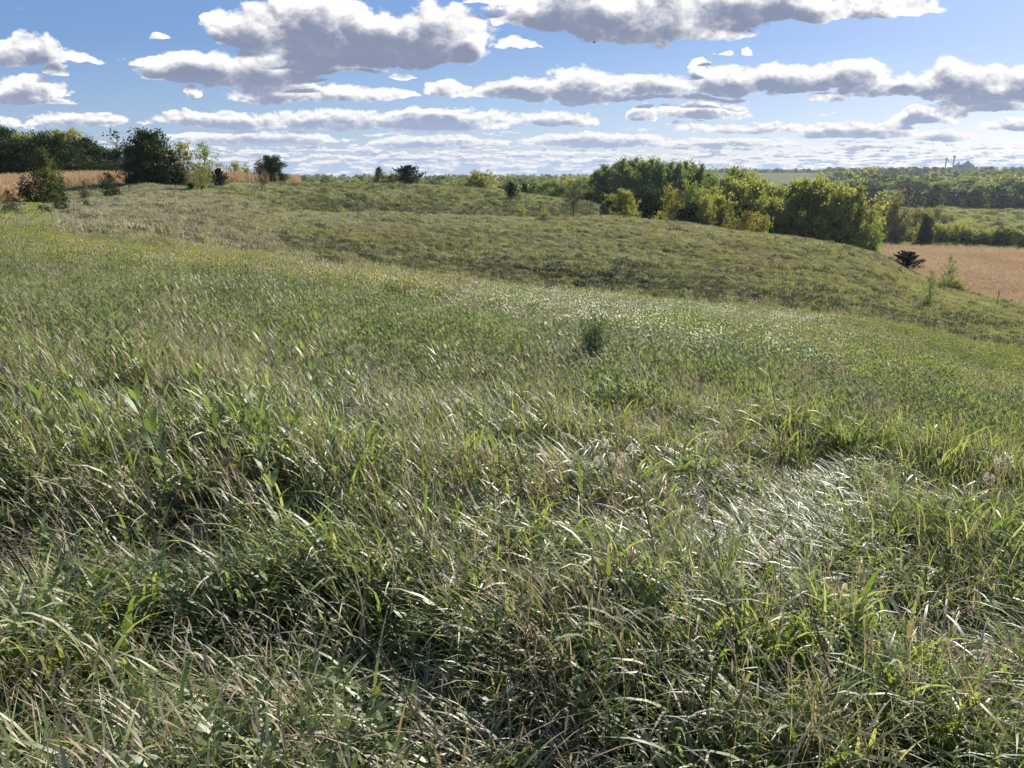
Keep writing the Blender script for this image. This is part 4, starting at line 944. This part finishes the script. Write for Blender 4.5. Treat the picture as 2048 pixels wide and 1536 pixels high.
# ------------------------------------------------------------------ grain elevator and farm buildings on the far ridge
M['steel'] = plain_mat('galvanised_steel', (.52,.54,.56), (.42,.44,.46), .5)
M['white'] = plain_mat('white_paint', (.75,.75,.73), (.66,.66,.65), .5)
M['roofgrey'] = plain_mat('grey_roof', (.30,.30,.31), (.24,.24,.25), .5)
def ring(b, r0, r1, z0, z1, n=20):
    th = np.arange(n)*2*math.pi/n
    v_ = np.concatenate([np.stack([r0*np.cos(th), r0*np.sin(th), np.full(n, z0)], 1), np.stack([r1*np.cos(th), r1*np.sin(th), np.full(n, z1)], 1)])
    b.add(v_, [[i, (i+1) % n, n+(i+1) % n, n+i] for i in range(n)])
def at_row(px, row, Rr): return EYE-Rr*az_dip(px, row)[1]
def bin_(px, ytop, Rr, w, lb):
    X, Y, Z = place(px, ytop, Rr); zt = at_row(px, ytop, Rr); e = empty('grain_bin', (X, Y, Z)); tag(e, lb, 'grain bin')
    H = zt-Z; rad = w/2; eave = H-rad*.62
    b = MB()
    for q in range(12): ring(b, rad+(.06 if q % 2 else 0), rad+(.06 if q % 2 else 0), eave*q/12, eave*(q+1)/12)
    o = obj('wall', b.mesh('wall', [M['steel']]), e); b = MB(); ring(b, rad+.35, rad*.14, eave, H-rad*.06); o = obj('roof', b.mesh('roof', [M['steel']]), e)
    b = MB(); ring(b, rad*.14, rad*.14, H-rad*.06, H+.8); ring(b, rad*.18, .05, H+.8, H+1.4); obj('vent_cap', b.mesh('vent_cap', [M['steel']]), o)
bin_(1936, 322, 1900, 25, 'larger grey grain bin with a conical roof above the ridge trees')
bin_(1917, 326, 1905, 17, 'smaller grey grain bin beside the taller leg tower')
def tower(px, ytop, Rr, lb):
    X, Y, Z = place(px, ytop, Rr); zt = at_row(px, ytop, Rr); H = zt-Z; e = empty('elevator_tower', (X, Y, Z)); tag(e, lb, 'tower')
    b = MB(); s_ = 1.1
    for sx in (-s_, s_):
        for sy in (-s_, s_): b.tube([(sx,sy,-.5),(sx,sy,H-2)], [.16,.16], 4)
    n = int(H/2.5)
    for q in range(n):
        z0 = q*(H-2)/n; z1 = (q+1)*(H-2)/n
        for (ax, ay), (bx, by) in (((-s_,-s_),(s_,-s_)),((s_,-s_),(s_,s_)),((s_,s_),(-s_,s_)),((-s_,s_),(-s_,-s_))):
            b.tube([(ax,ay,z0),(bx,by,z1)], [.09,.09], 3); b.tube([(ax,ay,z1),(bx,by,z1)], [.09,.09], 3)
    obj('lattice_frame', b.mesh('lattice_frame', [M['steel']]), e)
    b = MB(); b.tube([(0,0,0),(0,0,H-1.5)], [.45,.45], 6); b.tube([(.9,0,0),(.9,0,H-1.5)], [.35,.35], 6); obj('bucket_leg', b.mesh('bucket_leg', [M['steel']]), e)
    b = MB(); b.tube([(-1.6,0,H-2.2),(-1.6,0,H-.4),(0,0,H),(2.2,0,H-.5),(2.2,0,H-2.2)], [.9,1.2,1.3,1.2,.8], 8); obj('head_house', b.mesh('head_house', [M['steel']]), e)
    b = MB(); b.tube([(1.5,0,H-2),(9,0,H-10),(13,0,H-14)], [.3,.3,.3], 6); obj('spout', b.mesh('spout', [M['steel']]), e)
tower(1893, 317, 1890, 'left and shorter thin lattice elevator tower on the horizon')
tower(1909, 312, 1885, 'right and taller thin lattice elevator tower on the horizon')
def farm(px, row, Rr, L, Wd, H, lb):
    X, Y, Z = place(px, row, Rr); Z = at_row(px, row, Rr)-H-Wd*.3; Zg = float(height(X, Y)); Z = max(Z, Zg-.2); Z = Zg-.2 if Z-Zg > 6 else Z
    e = empty('farm_building', (X, Y, Zg-.2)); tag(e, lb, 'building'); a, c_ = L/2, Wd/2; H = H+(Z-Zg)
    b = MB(); b.add([(-a,-c_,0),(a,-c_,0),(a,c_,0),(-a,c_,0),(-a,-c_,H),(a,-c_,H),(a,c_,H),(-a,c_,H)], [(0,1,5,4),(1,2,6,5),(2,3,7,6),(3,0,4,7)])
    b.add([(-a,-c_,H),(-a,c_,H),(-a,0,H+Wd*.33),(-a,0,H+Wd*.33)], [(0,1,2,3)]); b.add([(a,-c_,H),(a,c_,H),(a,0,H+Wd*.33),(a,0,H+Wd*.33)], [(0,1,2,3)])
    obj('wall', b.mesh('wall', [M['white']]), e)
    b = MB(); o_ = .4
    for sgn in (-1, 1):
        b.add([(-a-o_, sgn*(c_+o_), H-.12),(a+o_, sgn*(c_+o_), H-.12),(a+o_, 0, H+Wd*.34),(-a-o_, 0, H+Wd*.34)], [(0,1,2,3)])
    obj('roof', b.mesh('roof', [M['white']]), e)
    b = MB(); b.add([(-2,-c_-.05,0),(2,-c_-.05,0),(2,-c_-.05,H*.7),(-2,-c_-.05,H*.7)], [(0,1,2,3)]); obj('door', b.mesh('door', [M['roofgrey']]), e)
farm(1836, 341, 1330, 20, 9, 5, 'long low white farm building among the ridge trees')
farm(1898, 337, 1345, 9, 7, 4.5, 'small white farm building below the elevator towers')
# one far bird
b = MB(); b.tube([(-.22,0,0),(-.1,0,.02),(.1,0,.02),(.2,0,.01)], [.01,.055,.05,.02], 6)
X, Y, Z = ray(1188, 85); k_ = 110/Y; bd = empty('bird', (X*k_, 110, EYE+Z*k_)); tag(bd, 'tiny dark bird flying in the blue gap between the clouds', 'bird')
obj('body', b.mesh('body', [M['stalk']]), bd)
for sg in (-1, 1):
    b = MB(); b.add([(-.08,0,.02),(.1,0,.02),(.05,sg*.25,.14),(-.06,sg*.25,.14),(-.02,sg*.5,.10),(-.08,sg*.48,.10)], [(0,1,2,3),(3,2,4,5)]); obj('wing', b.mesh('wing', [M['stalk']]), bd)

# ------------------------------------------------------------------ haze: the air between here and the horizon
def haze_box():
    x0, x1, y0, y1, z0, z1 = -2720, 2720, -2720, 2720, -30, 30
    v_ = [(x, y, z) for z in (z0, z1) for x, y in ((x0,y0),(x1,y0),(x1,y1),(x0,y1))]
    f_ = [(3,2,1,0),(4,5,6,7),(0,1,5,4),(1,2,6,5),(2,3,7,6),(3,0,4,7)]
    hm = bpy.data.materials.new('haze_air'); hm.use_nodes = True; T = NT(hm.node_tree); T.n.clear()
    pv = T.node('ShaderNodeVolumePrincipled'); pv.inputs['Color'].default_value = (.80,.88,1.0,1); pv.inputs['Density'].default_value = .000055; pv.inputs['Anisotropy'].default_value = .25
    o_ = T.node('ShaderNodeOutputMaterial'); T.l.new(pv.outputs[0], o_.inputs['Volume'])
    h = obj('haze', mesh_np('haze', v_, f_, mats=[hm])); tag(h, kind='stuff')
haze_box()
